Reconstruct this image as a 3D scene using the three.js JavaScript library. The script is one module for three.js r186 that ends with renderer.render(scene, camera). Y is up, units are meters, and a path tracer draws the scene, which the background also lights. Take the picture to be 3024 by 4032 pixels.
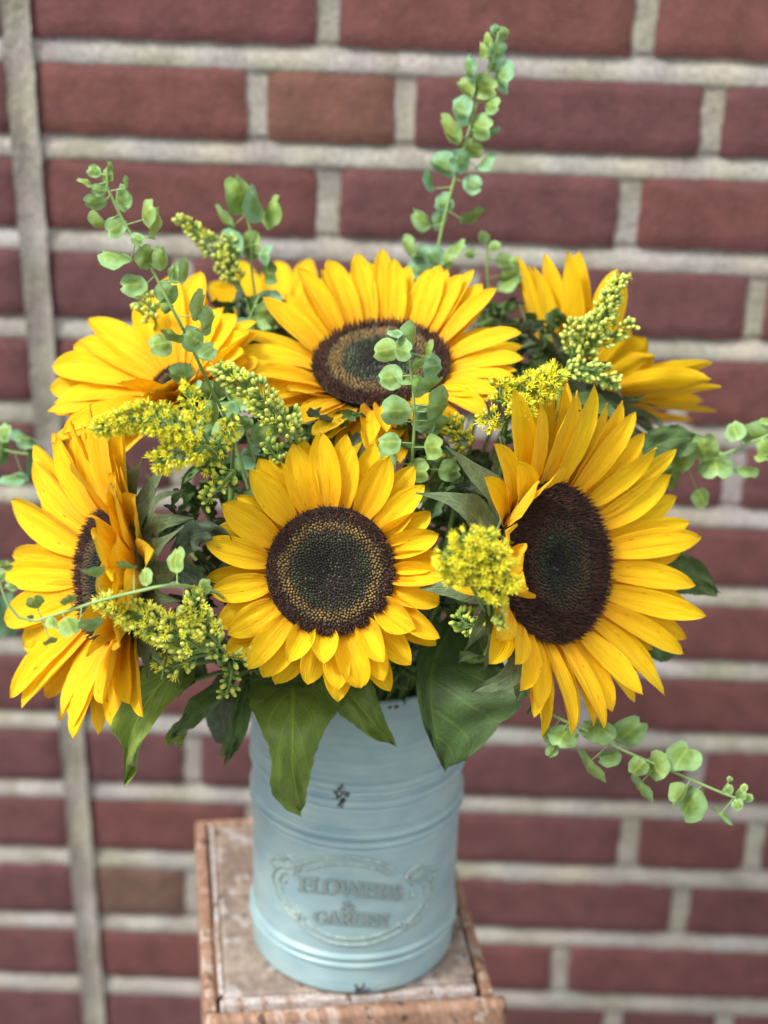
import * as THREE from 'three';
import { mergeGeometries, mergeVertices } from 'three/addons/utils/BufferGeometryUtils.js';
import { RoundedBoxGeometry } from 'three/addons/geometries/RoundedBoxGeometry.js';
import { ImprovedNoise } from 'three/addons/math/ImprovedNoise.js';
import { TextGeometry } from 'three/addons/geometries/TextGeometry.js';
import { FontLoader } from 'three/addons/loaders/FontLoader.js';

// ------------------------------------------------------------ camera, sky, sun, exposure
const scene = new THREE.Scene();
const FOCAL = 6150, RAD = Math.PI / 180;                       // focal length in photograph pixels (4032 high)
const camera = new THREE.PerspectiveCamera(2 * Math.atan(2016 / FOCAL) / RAD, 0.75, 0.05, 60);
camera.position.set(0, 1.231, 1.125);
camera.rotation.set(-22 * RAD, 0, 2.0 * RAD, 'XYZ');
camera.focus = 0.78; camera.userData.fStop = 4.5;
camera.updateMatrixWorld(true);

const SUN = new THREE.Vector3(-1.7, 2.3, 1.15).normalize();        // thin cloud: the sun is a wide soft patch up on the left
{ // bright overcast sky, a little brighter overhead; out-of-view glow round the sun strengthens light from upper left
  const w = 128, h = 64, d = new Float32Array(w * h * 4);
  for (let j = 0; j < h; j++) for (let i = 0; i < w; i++) {
    const el = ((j + 0.5) / h - 0.5) * Math.PI, k = (j * w + i) * 4, s = Math.max(0, Math.sin(el));
    const az = ((i + 0.5) / w - 0.5) * 2 * Math.PI, a = Math.acos(Math.min(1, Math.cos(el) * (Math.cos(az) * SUN.x + Math.sin(az) * SUN.z) + Math.sin(el) * SUN.y));
    const L = el > 0 ? 0.35 + 0.35 * s + 1.4 * Math.exp(-((a / 0.38) ** 2)) : 0.16;
    d[k] = L * 0.97; d[k + 1] = L * 1.0; d[k + 2] = L * 1.05; d[k + 3] = 1;
  }
  const sky = new THREE.DataTexture(d, w, h, THREE.RGBAFormat, THREE.FloatType);
  sky.mapping = THREE.EquirectangularReflectionMapping; sky.minFilter = sky.magFilter = THREE.LinearFilter; sky.needsUpdate = true;
  scene.background = sky; scene.environment = sky;
}
const sun = new THREE.DirectionalLight(new THREE.Color(1, 0.965, 0.9), 1.5);
sun.target.position.set(0, 0.85, 0.25); sun.position.copy(sun.target.position).addScaledVector(SUN, 3);
sun.castShadow = true; sun.shadow.radius = 24; sun.shadow.mapSize.set(2048, 2048);
Object.assign(sun.shadow.camera, { left: -1.2, right: 1.2, top: 1.2, bottom: -1.2, near: 0.1, far: 6 });
scene.add(sun, sun.target);

const renderer = new THREE.WebGLRenderer({ antialias: true });
renderer.toneMapping = THREE.LinearToneMapping;
renderer.toneMappingExposure = 2.65;
renderer.shadowMap.enabled = true;

// ------------------------------------------------------------ helpers
const V = (x, y, z) => new THREE.Vector3(x, y, z);
function RNG(seed) { let a = seed >>> 0; const f = () => { a = (a + 0x6D2B79F5) >>> 0; let t = Math.imul(a ^ a >>> 15, 1 | a); t = t + Math.imul(t ^ t >>> 7, 61 | t) ^ t; return ((t ^ t >>> 14) >>> 0) / 4294967296; }; f.r = (a, b) => a + (b - a) * f(); f.s = () => f() * 2 - 1; return f; }
const noise = new ImprovedNoise(), N3 = (x, y, z) => noise.noise(x, y, z);
const mix = (a, b, t) => a + (b - a) * t, clamp = (x, a = 0, b = 1) => Math.min(b, Math.max(a, x)), smooth = (a, b, x) => { const t = clamp((x - a) / (b - a)); return t * t * (3 - 2 * t); };
const CAM = camera.position.clone(), camR = V(0, 0, 0), camU = V(0, 0, 0), camB = V(0, 0, 0);
camera.matrixWorld.extractBasis(camR, camU, camB);
const PX = 1659 / 3024, F = FOCAL * PX;                        // measured on a 1659 x 2212 copy of the photograph
const ray = (x, y) => camR.clone().multiplyScalar((x - 829.5) / F).addScaledVector(camU, -(y - 1106) / F).sub(camB);
const at = (x, y, z) => { const d = ray(x, y); return CAM.clone().addScaledVector(d, (z - CAM.z) / d.z); };   // the point at distance z from the wall
const depthOf = p => CAM.clone().sub(p).dot(camB), metres = (px, p) => px / F * depthOf(p);
const taken = {};
const numbered = n => { const k = taken[n] = (taken[n] ?? -1) + 1; return k ? n + '_' + String(k).padStart(3, '0') : n; };
function thing(name, label, category, base, group, kind) {
  const g = new THREE.Group(); g.name = numbered(name); g.position.copy(base); g.userData = { label, category };
  if (group) g.userData.group = group; if (kind) g.userData.kind = kind;
  scene.add(g); return g;
}
function part(name, geo, mat, parent, world) {                  // world: Matrix4 or Vector3 in scene coordinates
  const m = new THREE.Mesh(geo, mat); m.name = name; m.castShadow = m.receiveShadow = true;
  const W = world?.isMatrix4 ? world.clone() : new THREE.Matrix4().setPosition(world ?? V(0, 0, 0));
  if (parent) { parent.updateWorldMatrix(true, false); W.premultiply(parent.matrixWorld.clone().invert()); }
  m.applyMatrix4(W); (parent || scene).add(m); return m;
}
function geoOf(pos, idx, uv, col) {
  const g = new THREE.BufferGeometry();
  g.setAttribute('position', new THREE.Float32BufferAttribute(pos, 3));
  if (uv) g.setAttribute('uv', new THREE.Float32BufferAttribute(uv, 2));
  if (col) g.setAttribute('color', new THREE.Float32BufferAttribute(col, 3));
  g.setIndex(idx); g.computeVertexNormals(); return g;
}
class MB {                                                      // joins many small shapes, each with its own tint
  constructor() { this.p = []; this.n = []; this.c = []; this.i = []; }
  add(g, m, tint = [1, 1, 1]) {
    const P = g.attributes.position, Nn = g.attributes.normal, C = g.attributes.color, o = this.p.length / 3, v = V(0, 0, 0), nm = new THREE.Matrix3().getNormalMatrix(m);
    for (let k = 0; k < P.count; k++) {
      v.fromBufferAttribute(P, k).applyMatrix4(m); this.p.push(v.x, v.y, v.z);
      v.fromBufferAttribute(Nn, k).applyMatrix3(nm).normalize(); this.n.push(v.x, v.y, v.z);
      if (C) this.c.push(C.getX(k) * tint[0], C.getY(k) * tint[1], C.getZ(k) * tint[2]); else this.c.push(...tint);
    }
    for (let k = 0; k < g.index.count; k++) this.i.push(o + g.index.getX(k));
  }
  geo() {
    const g = new THREE.BufferGeometry();
    g.setAttribute('position', new THREE.Float32BufferAttribute(this.p, 3)); g.setAttribute('normal', new THREE.Float32BufferAttribute(this.n, 3)); g.setAttribute('color', new THREE.Float32BufferAttribute(this.c, 3));
    g.setIndex(this.i); return g;
  }
}
const basis = (x, y, z, p) => new THREE.Matrix4().makeBasis(x, y, z).setPosition(p);
function frameZ(dir, spin = 0) {                                // any frame whose z is dir
  const z = dir.clone().normalize(), a = Math.abs(z.y) < 0.9 ? V(0, 1, 0) : V(1, 0, 0), x = a.cross(z).normalize().applyAxisAngle(z, spin);
  return [x, z.clone().cross(x), z];
}
function tube(points, r0, r1, seg = 24, rad = 7) {              // a tapered stem
  const c = new THREE.CatmullRomCurve3(points, false, 'centripetal'), g = new THREE.TubeGeometry(c, seg, 1, rad, false), P = g.attributes.position;
  for (let i = 0; i <= seg; i++) {
    const q = c.getPointAt(i / seg), r = mix(r0, r1, i / seg);
    for (let j = 0; j <= rad; j++) { const k = i * (rad + 1) + j; P.setXYZ(k, q.x + (P.getX(k) - q.x) * r, q.y + (P.getY(k) - q.y) * r, q.z + (P.getZ(k) - q.z) * r); }
  }
  return g;
}
function dataTex(w, h, fn, srgb = true) {
  const d = new Uint8Array(w * h * 4);
  for (let j = 0; j < h; j++) for (let i = 0; i < w; i++) { const c = fn(i / w, j / h, i, j), k = (j * w + i) * 4; d[k] = clamp(c[0]) * 255; d[k + 1] = clamp(c[1]) * 255; d[k + 2] = clamp(c[2]) * 255; d[k + 3] = 255; }
  const t = new THREE.DataTexture(d, w, h); t.wrapS = t.wrapT = THREE.RepeatWrapping; t.magFilter = THREE.LinearFilter; t.minFilter = THREE.LinearMipmapLinearFilter; t.generateMipmaps = true;
  if (srgb) t.colorSpace = THREE.SRGBColorSpace; t.needsUpdate = true; return t;
}
const fbm = (x, y, z = 0, o = 4) => { let s = 0, a = 0.5; for (let k = 0; k < o; k++) { s += a * N3(x, y, z); x *= 2.03; y *= 2.03; z += 7.7; a *= 0.5; } return s; };
const G = x => [x, x, x], rgb8 = (r, g, b) => new THREE.Color(`rgb(${r},${g},${b})`);

// ------------------------------------------------------------ the ground, far below the frame
const STOOL_TOP = 0.60;
{
  const m = new THREE.Mesh(new THREE.PlaneGeometry(8, 6).rotateX(-Math.PI / 2), new THREE.MeshStandardMaterial({ color: new THREE.Color().setRGB(0.27, 0.255, 0.235), roughness: 0.95, map: dataTex(256, 256, (u, v) => G(0.82 + 0.3 * fbm(u * 24, v * 24))) }));
  m.name = 'ground'; m.position.set(0, 0, 2.9); m.receiveShadow = true; m.userData = { kind: 'structure', label: 'grey concrete paving in front of brick wall', category: 'ground' }; scene.add(m);
}

// ------------------------------------------------------------ brick wall
const WALL_Y0 = CAM.y - 0.116, MOD = 0.2127, COURSE = 0.0667, JOINT = 0.0162;
const cjRight = Y => -0.2562 - 0.0252 * Y, cjLeft = Y => -0.2745 - 0.0265 * Y;   // movement joint, Y from bed joint 0
{
  const wall = thing('brick_wall', 'red brick wall with thick pale mortar and a grey vertical movement joint', 'wall', V(0, 0, 0));
  const rnd = RNG(11);
  // head joints measured per course; other courses follow the bond
  const heads = { '-1': [-0.0507, 0.1683], 0: [-0.0993, 0.0039, 0.2213], 1: [-0.0476, 0.1684], 2: [-0.1535, 0.0567, 0.2674], 3: [-0.1, 0.006, 0.2188], 4: [-0.158, 0.055, 0.2678], 5: [-0.045, 0.168], 6: [-0.1, 0.006, 0.219], 7: [-0.0433, 0.1694], 8: [-0.1517, 0.055, 0.2662], 9: [-0.1, 0.005, 0.2176, 0.3244], 10: [-0.1529, 0.055, 0.2676], 11: [-0.044, 0.1689], 12: [-0.1, 0.007, 0.2201, 0.3194] };
  const XL = -0.62, XR = 0.66, K0 = -4, K1 = 15;
  const grainTex = dataTex(512, 256, (u, v) => {
    const a = fbm(u * 14, v * 7, 1.3), b = N3(u * 95, v * 60, 4.1), c = N3(u * 260, v * 130, 2.2), pit = smooth(0.42, 0.6, N3(u * 60, v * 34, 9.2)), fl = smooth(0.5, 0.66, N3(u * 70, v * 40, 21.4));
    const k = 0.9 + 0.2 * a + 0.07 * b + 0.05 * c - 0.1 * pit + 0.2 * fl; return [k, k * (1 + 0.04 * b + 0.12 * fl), k * (1 - 0.05 * b + 0.14 * fl)];
  });
  const grainBump = dataTex(512, 256, (u, v) => G(0.5 + 0.35 * N3(u * 120, v * 60, 3) + 0.3 * N3(u * 40, v * 20, 8) - 0.5 * smooth(0.42, 0.6, N3(u * 60, v * 34, 9.2))), false);
  const tones = [[0.152, 0.052, 0.047], [0.137, 0.05, 0.048], [0.168, 0.059, 0.05], [0.127, 0.048, 0.048], [0.178, 0.076, 0.052], [0.158, 0.054, 0.051]];
  const mats = tones.map((t, i) => { const m = grainTex.clone(); m.offset.set(i * 0.37, i * 0.21); m.needsUpdate = true; return new THREE.MeshStandardMaterial({ color: new THREE.Color().setRGB(...t), roughness: 0.88, map: m, bumpMap: grainBump, bumpScale: 0.0006 }); });
  const mudbrown = new THREE.MeshStandardMaterial({ color: new THREE.Color().setRGB(0.15, 0.082, 0.06), roughness: 0.9, map: grainTex, bumpMap: grainBump, bumpScale: 0.0006 });
  const BH = COURSE - JOINT, cache = {};
  function brickGeo(len, variant) {
    const key = Math.round(len * 250) + '_' + variant; if (cache[key]) return cache[key];
    const g = mergeVertices(new THREE.BoxGeometry(len, BH, 0.03, Math.max(4, Math.round(len / 0.008)), 8, 2)), P = g.attributes.position, UV = g.attributes.uv;
    for (let k = 0; k < P.count; k++) {
      let x = P.getX(k), y = P.getY(k), z = P.getZ(k);
      const ex = Math.max(0, Math.abs(x) - (len / 2 - 0.004)) / 0.004, ey = Math.max(0, Math.abs(y) - (BH / 2 - 0.004)) / 0.004;
      const o = variant * 13.7;
      if (z > 0.01) z -= 0.0022 * (ex * ex + ey * ey) + 0.0005 * (N3(x * 30 + o, y * 30, o) + 0.6 * N3(x * 95, y * 95 + o, o));
      x += ex * 0.0017 * (N3(y * 90 + o, z * 60, x * 4) + 0.7 * N3(y * 230 + o, 3, x)); y += ey * 0.0016 * (N3(x * 60 + o, z * 60, y * 5) + 0.7 * N3(x * 190 + o, 5, y));
      P.setXYZ(k, x, y, z); UV.setXY(k, x / 0.25 + variant * 0.31, y / 0.125 + variant * 0.17);
    }
    g.computeVertexNormals(); return cache[key] = g;
  }
  const outer = [];
  const put = (x0, x1, k, m) => {
    const len = x1 - x0 - JOINT; if (len < 0.02) return;
    const y = WALL_Y0 - (k + 0.5) * COURSE;
    part('brick', brickGeo(len, 1 + Math.floor(rnd() * 5)), m ?? mats[[0, 1, 3, 5, 0, 1][Math.floor(rnd() * 6)]], wall, V((x0 + x1) / 2, y + rnd.s() * 0.0006, -0.015 + rnd.s() * 0.0007));
  };
  const cells = [];                                             // head joints for the mortar's relief
  for (let k = K0; k < K1; k++) {
    const Y = -(k + 0.5) * COURSE;
    let hs = heads[k] ? [...heads[k]] : (k & 1 ? [-0.0455, 0.1685] : [-0.1, 0.006, 0.2195]);
    while (hs[hs.length - 1] < XR) hs.push(hs[hs.length - 1] + MOD);
    const line = [cjRight(Y) - JOINT / 2, ...hs];
    for (let i = 0; i + 1 < line.length; i++) {
      let m;
      if (k === 0 && i === 1) m = mats[4]; if (k === 0 && i === 0) m = mats[2]; if (k === -1) m = i === 0 ? mats[5] : mats[2]; if (k === 10 && i === 0) m = mudbrown; if (k === 12 && i === 0) m = mats[3]; if (k === 0 && i === 2) m = mats[1]; if (k === 1) m = mats[i % 2 ? 1 : 0];
      put(line[i], line[i + 1], k, m);
    }
    const l2 = [cjLeft(Y) + JOINT / 2]; l2.push(l2[0] - (k & 1 ? MOD : MOD * 0.5)); while (l2[l2.length - 1] > XL) l2.push(l2[l2.length - 1] - MOD);
    for (let i = 0; i + 1 < l2.length; i++) put(l2[i + 1], l2[i], k, mats[(k + 9) % 2 ? 3 : 1]);
    cells.push([...line.slice(1), ...l2.slice(1)]);
  }
  // mortar: weather-struck beds (set back under the brick above, flush on the brick below), flat head joints, all a little uneven
  const nx = 260, ny = 560, yTop = WALL_Y0 - K0 * COURSE, yBot = WALL_Y0 - K1 * COURSE, pos = [], uv = [], idx = [];
  for (let j = 0; j <= ny; j++) for (let i = 0; i <= nx; i++) {
    const x = mix(XL, XR, i / nx), y = mix(yBot, yTop, j / ny), q = (WALL_Y0 - y) / COURSE, f = (q - Math.round(q)) * COURSE;  // f>0: below the joint's centre line
    const inBed = clamp((f + JOINT / 2) / JOINT);
    let z = Math.abs(f) < JOINT / 2 + 0.002 ? mix(-0.0055, -0.0014, smooth(0, 0.75, inBed)) : -0.0036;
    z += 0.0007 * N3(x * 45, y * 60, 2) + 0.0006 * N3(x * 160, y * 160, 5);
    pos.push(x, y, z); uv.push(x / 0.3, y / 0.3);
    if (i < nx && j < ny) { const a = j * (nx + 1) + i; idx.push(a, a + 1, a + nx + 2, a, a + nx + 2, a + nx + 1); }
  }
  const mortarTex = dataTex(512, 512, (u, v) => { const k = 0.86 + 0.22 * fbm(u * 9, v * 9, 3) + 0.14 * N3(u * 90, v * 90, 1) + 0.1 * N3(u * 200, v * 200, 6); return [k, k * (0.985 + 0.05 * N3(u * 7, v * 7, 12)), k * (0.96 + 0.09 * N3(u * 6, v * 6, 17))]; });
  const mortarBump = dataTex(512, 512, (u, v) => G(0.5 + 0.3 * N3(u * 110, v * 110, 1) + 0.3 * N3(u * 40, v * 40, 6)), false);
  const mortarMat = new THREE.MeshStandardMaterial({ color: new THREE.Color().setRGB(0.405, 0.385, 0.35), roughness: 0.95, map: mortarTex, bumpMap: mortarBump, bumpScale: 0.0006 });
  part('mortar', geoOf(pos, idx, uv), mortarMat, wall);
  // movement joint filled with grey sealant, hollow across its width, proud of the mortar behind it
  { const p = [], u = [], ix = [], n = 10, m = 120; for (let j = 0; j <= m; j++) { const y = mix(yBot, yTop, j / m), Y = y - WALL_Y0, a = cjLeft(Y) - 0.001 + 0.0016 * N3(y * 60, 1, 4), b = cjRight(Y) + 0.001 + 0.0016 * N3(y * 55, 7, 2); for (let i = 0; i <= n; i++) { const t = i / n; p.push(mix(a, b, t), y, 0.0022 - 0.0026 * Math.sin(Math.PI * t) ** 0.8 + 0.0012 * N3(t * 3, y * 50, 1)); u.push(t * 0.1, y / 0.3); if (i < n && j < m) { const q = j * (n + 1) + i; ix.push(q, q + 1, q + n + 2, q, q + n + 2, q + n + 1); } } }
    part('sealant_joint', geoOf(p, ix, u), new THREE.MeshStandardMaterial({ color: new THREE.Color().setRGB(0.34, 0.318, 0.285), roughness: 0.95, map: mortarTex, bumpMap: mortarBump, bumpScale: 0.0015 }), wall); }
  // the wall beyond the part that the picture shows
  const far = new MB(), one = mergeVertices(new THREE.BoxGeometry(MOD - JOINT, BH, 0.03));
  for (let k = -24; k < 17; k++) for (let i = -8; i <= 8; i++) {
    const x = i * MOD + (k & 1 ? MOD / 2 : 0) + 0.02, y = WALL_Y0 - (k + 0.5) * COURSE;
    if (k >= K0 && k < K1 && x + 0.1 > XL - 0.1 && x - 0.1 < XR + 0.24) continue;
    if (y < 0.03) continue;
    far.add(one, new THREE.Matrix4().setPosition(x, y, -0.015), tones[Math.floor(rnd() * 6)]);
  }
  const fm = part('outer_bricks', far.geo(), new THREE.MeshStandardMaterial({ vertexColors: true, roughness: 0.9 }), wall); fm.userData.kind = 'stuff';
  part('wall_core', new THREE.BoxGeometry(3.8, 2.75, 0.2), mortarMat, wall, V(0.02, 1.375, -0.11));
}

// ------------------------------------------------------------ wooden stool, turned a little
{
  const T = STOOL_TOP, C0 = V(-0.0250, 0, 0.252), turn = 8.5 * RAD;
  const stool = thing('wooden_stool', 'small worn square wooden stool with chipped orange and taupe paint under the vase', 'stool', C0);
  const M = (x, y, z) => new THREE.Matrix4().makeRotationY(turn).setPosition(C0.clone().add(V(x, 0, z).applyAxisAngle(V(0, 1, 0), turn)).setY(y));
  // paint: coats worn through to paler and darker wood
  const worn = (a, b, c, d, seed, sc) => dataTex(512, 512, (u, v) => {
    const w = fbm(u * 7 * sc, v * 7 * sc, seed), f = N3(u * 44 * sc, v * 30 * sc, seed + 3), g = N3(u * 90, v * 90, seed + 5);
    let k = [0, 1, 2].map(i => mix(a[i], b[i], smooth(-0.25, 0.3, w + 0.25 * f)));
    const chip = smooth(0.26, 0.31, fbm(u * 11 * sc, v * 11 * sc, seed + 20) + 0.08 * g), pale = smooth(0.14, 0.24, fbm(u * 9 * sc, v * 9 * sc, seed + 31) + 0.1 * f);
    k = k.map((x, i) => mix(mix(x, c[i], pale * 0.75), d[i], chip * 0.85)); return k.map(x => x * (0.93 + 0.1 * f + 0.08 * g));
  });
  const bump = dataTex(256, 256, (u, v) => G(0.5 + 0.3 * N3(u * 60, v * 9, 2) + 0.3 * fbm(u * 8, v * 8, 6)), false);
  const taupe = new THREE.MeshStandardMaterial({ map: worn([0.54, 0.475, 0.43], [0.63, 0.565, 0.51], [0.68, 0.655, 0.64], [0.42, 0.34, 0.30], 2, 0.8), roughness: 0.7, bumpMap: bump, bumpScale: 0.0008 });
  const dark = new THREE.MeshStandardMaterial({ map: worn([0.51, 0.44, 0.39], [0.60, 0.53, 0.475], [0.68, 0.65, 0.63], [0.30, 0.22, 0.18], 9, 0.9), roughness: 0.7, bumpMap: bump, bumpScale: 0.0008 });
  const orange = new THREE.MeshStandardMaterial({ map: worn([0.57, 0.43, 0.34], [0.66, 0.52, 0.43], [0.74, 0.68, 0.64], [0.32, 0.23, 0.19], 5, 1.6), roughness: 0.7, bumpMap: bump, bumpScale: 0.0008 });
  const chalk = new THREE.MeshStandardMaterial({ map: worn([0.68, 0.62, 0.58], [0.76, 0.73, 0.72], [0.62, 0.50, 0.43], [0.40, 0.31, 0.27], 14, 3), roughness: 0.8 });
  const W = 0.178, D = 0.204;
  const rb = (w, h, d, r = 0.003) => { const g = new RoundedBoxGeometry(w, h, d, 3, r), P = g.attributes.position, U = g.attributes.uv; for (let k = 0; k < P.count; k++) { const x = P.getX(k), y = P.getY(k), z = P.getZ(k); P.setXYZ(k, x + 0.0008 * N3(z * 40, y * 30, w * 9), y + 0.0006 * N3(x * 35, z * 35, w * 5), z + 0.0008 * N3(x * 40, y * 30, d * 9)); U.setXY(k, (x + 0.3 * y) / 0.2 + 0.5, (z + 0.8 * y) / 0.2 + 0.5); } return g; };
  // two boards of the seat with a chalky chipped rim, in a frame of orange rails
  part('seat_board', rb(W - 0.022, 0.012, 0.102, 0.004), taupe, stool, M(0.001, T - 0.006, 0.0435));
  part('seat_board', rb(W - 0.032, 0.012, 0.084, 0.004), dark, stool, M(-0.004, T - 0.0061, -0.0505));
  part('seat_rim', rb(0.0035, 0.004, D - 0.018, 0.0015), chalk, stool, M(-W / 2 + 0.0112, T - 0.0018, -0.002));
  part('seat_rim', rb(W - 0.02, 0.008, 0.0065, 0.002), chalk, stool, M(0, T - 0.0046, 0.0982));
  part('seat_rim', rb(0.003, 0.004, 0.098, 0.0014), chalk, stool, M(W / 2 - 0.0112, T - 0.0018, 0.038));
  part('side_rail', rb(0.0085, 0.05, D + 0.002, 0.003), orange, stool, M(-W / 2 + 0.004, T - 0.0275, -0.001));
  part('side_rail', rb(0.008, 0.05, D + 0.002, 0.003), orange, stool, M(W / 2 - 0.0035, T - 0.0275, -0.001));
  part('front_rail', rb(W + 0.008, 0.05, 0.010, 0.0045), orange, stool, M(0.003, T - 0.0295, 0.1065));
  part('back_rail', rb(W - 0.01, 0.05, 0.009, 0.003), orange, stool, M(0, T - 0.0285, -0.1005));
  part('under_panel', rb(W - 0.02, 0.01, D - 0.02, 0.002), dark, stool, M(0, T - 0.02, 0));
  for (const sx of [-1, 1]) for (const sz of [-1, 1]) { const a = M(sx * 0.071, 0, sz * 0.076), g = new THREE.CylinderGeometry(0.0165, 0.013, T - 0.026, 4, 6).rotateY(Math.PI / 4); part('leg', g, orange, stool, a.setPosition(V(0, 0, 0).setFromMatrixPosition(a).setY((T - 0.026) / 2))); }
  part('stretcher', rb(0.125, 0.02, 0.012, 0.003), orange, stool, M(0, 0.2, 0.076)); part('stretcher', rb(0.125, 0.02, 0.012, 0.003), orange, stool, M(0, 0.2, -0.076));
}

// ------------------------------------------------------------ tin flower vase
const VX = -0.011, VZ = 0.2895, RX = 0.0645, RZ = 0.0645, VH = 0.204, VY = STOOL_TOP + 0.0005;
const rimAt = (ax, az) => V(VX + ax * (RX - 0.012), VY + VH, VZ + az * (RZ - 0.012));
{
  const vase = thing('flower_vase', 'pale blue green metal vase with raised rings and embossed oval label on the stool', 'vase', V(VX, VY, VZ));
  const ridge = (h0, a, w) => h => 1.6 * a * Math.max(0, 1 - ((h - h0) / (w * 0.9)) ** 2) ** 0.55 - 0.75 * a * (Math.exp(-(((h - h0 - w * 1.15) / (w * 0.28)) ** 2)) + Math.exp(-(((h - h0 + w * 1.15) / (w * 0.28)) ** 2)));
  const bands = [ridge(0.1475, 0.0011, 0.0032), ridge(0.1365, 0.0013, 0.0034), ridge(0.1145, 0.0012, 0.003), ridge(0.1085, 0.0013, 0.003), ridge(0.0285, 0.0011, 0.0026), ridge(0.0232, 0.0013, 0.0028), ridge(0.17, 0.00025, 0.006), ridge(0.158, 0.0004, 0.004)];
  const prof = [V(0.0005, 0.001, 0), V(0.055, 0.001, 0), V(0.0605, 0, 0), V(0.0624, 0.0008, 0), V(0.0637, 0.0026, 0)].map(p => new THREE.Vector2(p.x, p.y));
  for (let h = 0.004; h < VH - 0.003; h += 0.0005) { let r = 0.0642 + 0.0003 * (h / VH); for (const b of bands) r += b(h); prof.push(new THREE.Vector2(r, h)); }
  for (let k = 0; k <= 8; k++) { const a = Math.PI * (k / 8) - 0.3; prof.push(new THREE.Vector2(0.0648 + 0.0016 * Math.cos(a), VH - 0.0015 + 0.0018 * Math.sin(a))); }
  prof.push(new THREE.Vector2(0.0626, VH - 0.004), new THREE.Vector2(0.0626, 0.004), new THREE.Vector2(0.0005, 0.003));
  const g = new THREE.LatheGeometry(prof, 128); g.scale(RX / 0.0645, 1, RZ / 0.0645);
  { const P = g.attributes.position, U = g.attributes.uv; for (let k = 0; k < P.count; k++) U.setXY(k, U.getX(k), P.getY(k) / VH); }
  g.rotateY(Math.PI);                                           // the seam goes to the back; u = 0.5 is the front
  // the label is laid out flat (X, Y in pixels of an enlarged view) and wrapped on the tin so that it looks level from a little above
  const PXM = 0.6028 / FOCAL * 0.925, HPX = 0.0001089;
  const ez = (X, Y, out = 0) => { const a = Math.asin(clamp((X - 785) * PXM / RX, -0.97, 0.97)), h = 0.1024 - (Y - 1110) * HPX - RX * (1 - Math.cos(a)) * 0.70; return V(Math.sin(a) * (RX + out), h, Math.cos(a) * (RZ + out)); };
  const chips = [[-0.008, 0.1415, 0.0046, 0.007], [0.0075, 0.0035, 0.0062, 0.006], [0.02, 0.2, 0.003, 0.002], [-0.055, 0.175, 0.002, 0.008]];
  const paint = (u, v) => {
    const ang = (u - 0.5) * 2 * Math.PI, h = v * VH, x = RX * Math.sin(ang);
    let c = [0.565, 0.665, 0.675];
    const streak = fbm(u * 5, v * 60, 2), cloud = fbm(u * 16, v * 12, 5), fine = N3(u * 30, v * 260, 8);
    c = c.map((q, i) => q * (1 + 0.05 * streak + 0.14 * cloud + 0.03 * fine) + [0.04, 0, -0.05][i] * cloud);
    for (const [cx, cy, a, b] of chips) if (Math.abs(ang) < 1.57 && Math.abs(x - cx) < 3 * a && Math.abs(h - cy) < 3 * b) { const d = Math.hypot((x - cx) / a, (h - cy) / b) + 1.3 * fbm(u * 130, v * 60, cx * 99), t = smooth(1.0, 0.8, d) * smooth(-0.1, 0.12, N3(u * 210, v * 95, 3) + 0.12); c = c.map(q => mix(q, 0.12, t * 0.92)); }
    return c;
  };
  const m = new THREE.MeshPhysicalMaterial({ map: dataTex(1400, 800, paint), roughness: 0.36, metalness: 0.0, clearcoat: 0.3, clearcoatRoughness: 0.3, bumpMap: dataTex(512, 512, (u, v) => G(0.5 + 0.25 * N3(u * 16, v * 160, 2) + 0.3 * fbm(u * 30, v * 24, 6)), false), bumpScale: 0.0004 });
  part('vase_body', g, m, vase, V(VX, VY, VZ));
  const em = new THREE.MeshPhysicalMaterial({ map: dataTex(256, 256, (u, v) => { const k = fbm(u * 9, v * 9, 4), t = smooth(-0.15, 0.25, k); return [mix(0.53, 0.62, t), mix(0.60, 0.69, t), mix(0.58, 0.68, t)]; }), roughness: 0.42, clearcoat: 0.2, clearcoatRoughness: 0.4 });
  const lm = new THREE.MeshPhysicalMaterial({ color: rgb8(126, 141, 139), roughness: 0.42, clearcoat: 0.2, clearcoatRoughness: 0.4 });
  const unw = g => { const P = g.attributes.position, U = []; for (let k = 0; k < P.count; k++) U.push(P.getX(k) / 0.03, P.getY(k) / 0.03); g.setAttribute('uv', new THREE.Float32BufferAttribute(U, 2)); return g; };
  const cord = (pts, r) => { const g = new THREE.TubeGeometry(new THREE.CatmullRomCurve3(pts.map(([X, Y]) => ez(X, Y, 0.0001))), 60, r, 7, false); g.deleteAttribute('uv'); return g; };
  const cart = [cord([[440, 1180], [560, 1142], [760, 1126], [940, 1148], [1045, 1190]], 0.0012), cord([[475, 1218], [600, 1180], [760, 1168], [930, 1190], [1030, 1228]], 0.0011), cord([[420, 1545], [520, 1630], [640, 1680], [775, 1696], [920, 1680], [1060, 1622], [1160, 1560]], 0.0012), cord([[475, 1545], [560, 1602], [660, 1642], [775, 1656], [900, 1642], [1030, 1594], [1110, 1545]], 0.0011)];
  for (const s of [0, 1]) {
    const f = pts => pts.map(([X, Y]) => s ? [1572 - X, Y + 38] : [X, Y]);
    cart.push(cord(f([[440, 1180], [400, 1146], [352, 1128], [340, 1160], [385, 1195]]), 0.0014), cord(f([[330, 1150], [272, 1138], [238, 1160], [258, 1198]]), 0.0013));
    cart.push(cord(f([[410, 1218], [330, 1194], [272, 1214], [250, 1262], [266, 1340], [310, 1430], [360, 1496], [425, 1545]]), 0.0012), cord(f([[405, 1245], [335, 1236], [302, 1270], [312, 1340], [352, 1420], [400, 1478], [470, 1530]]), 0.001));
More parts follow.
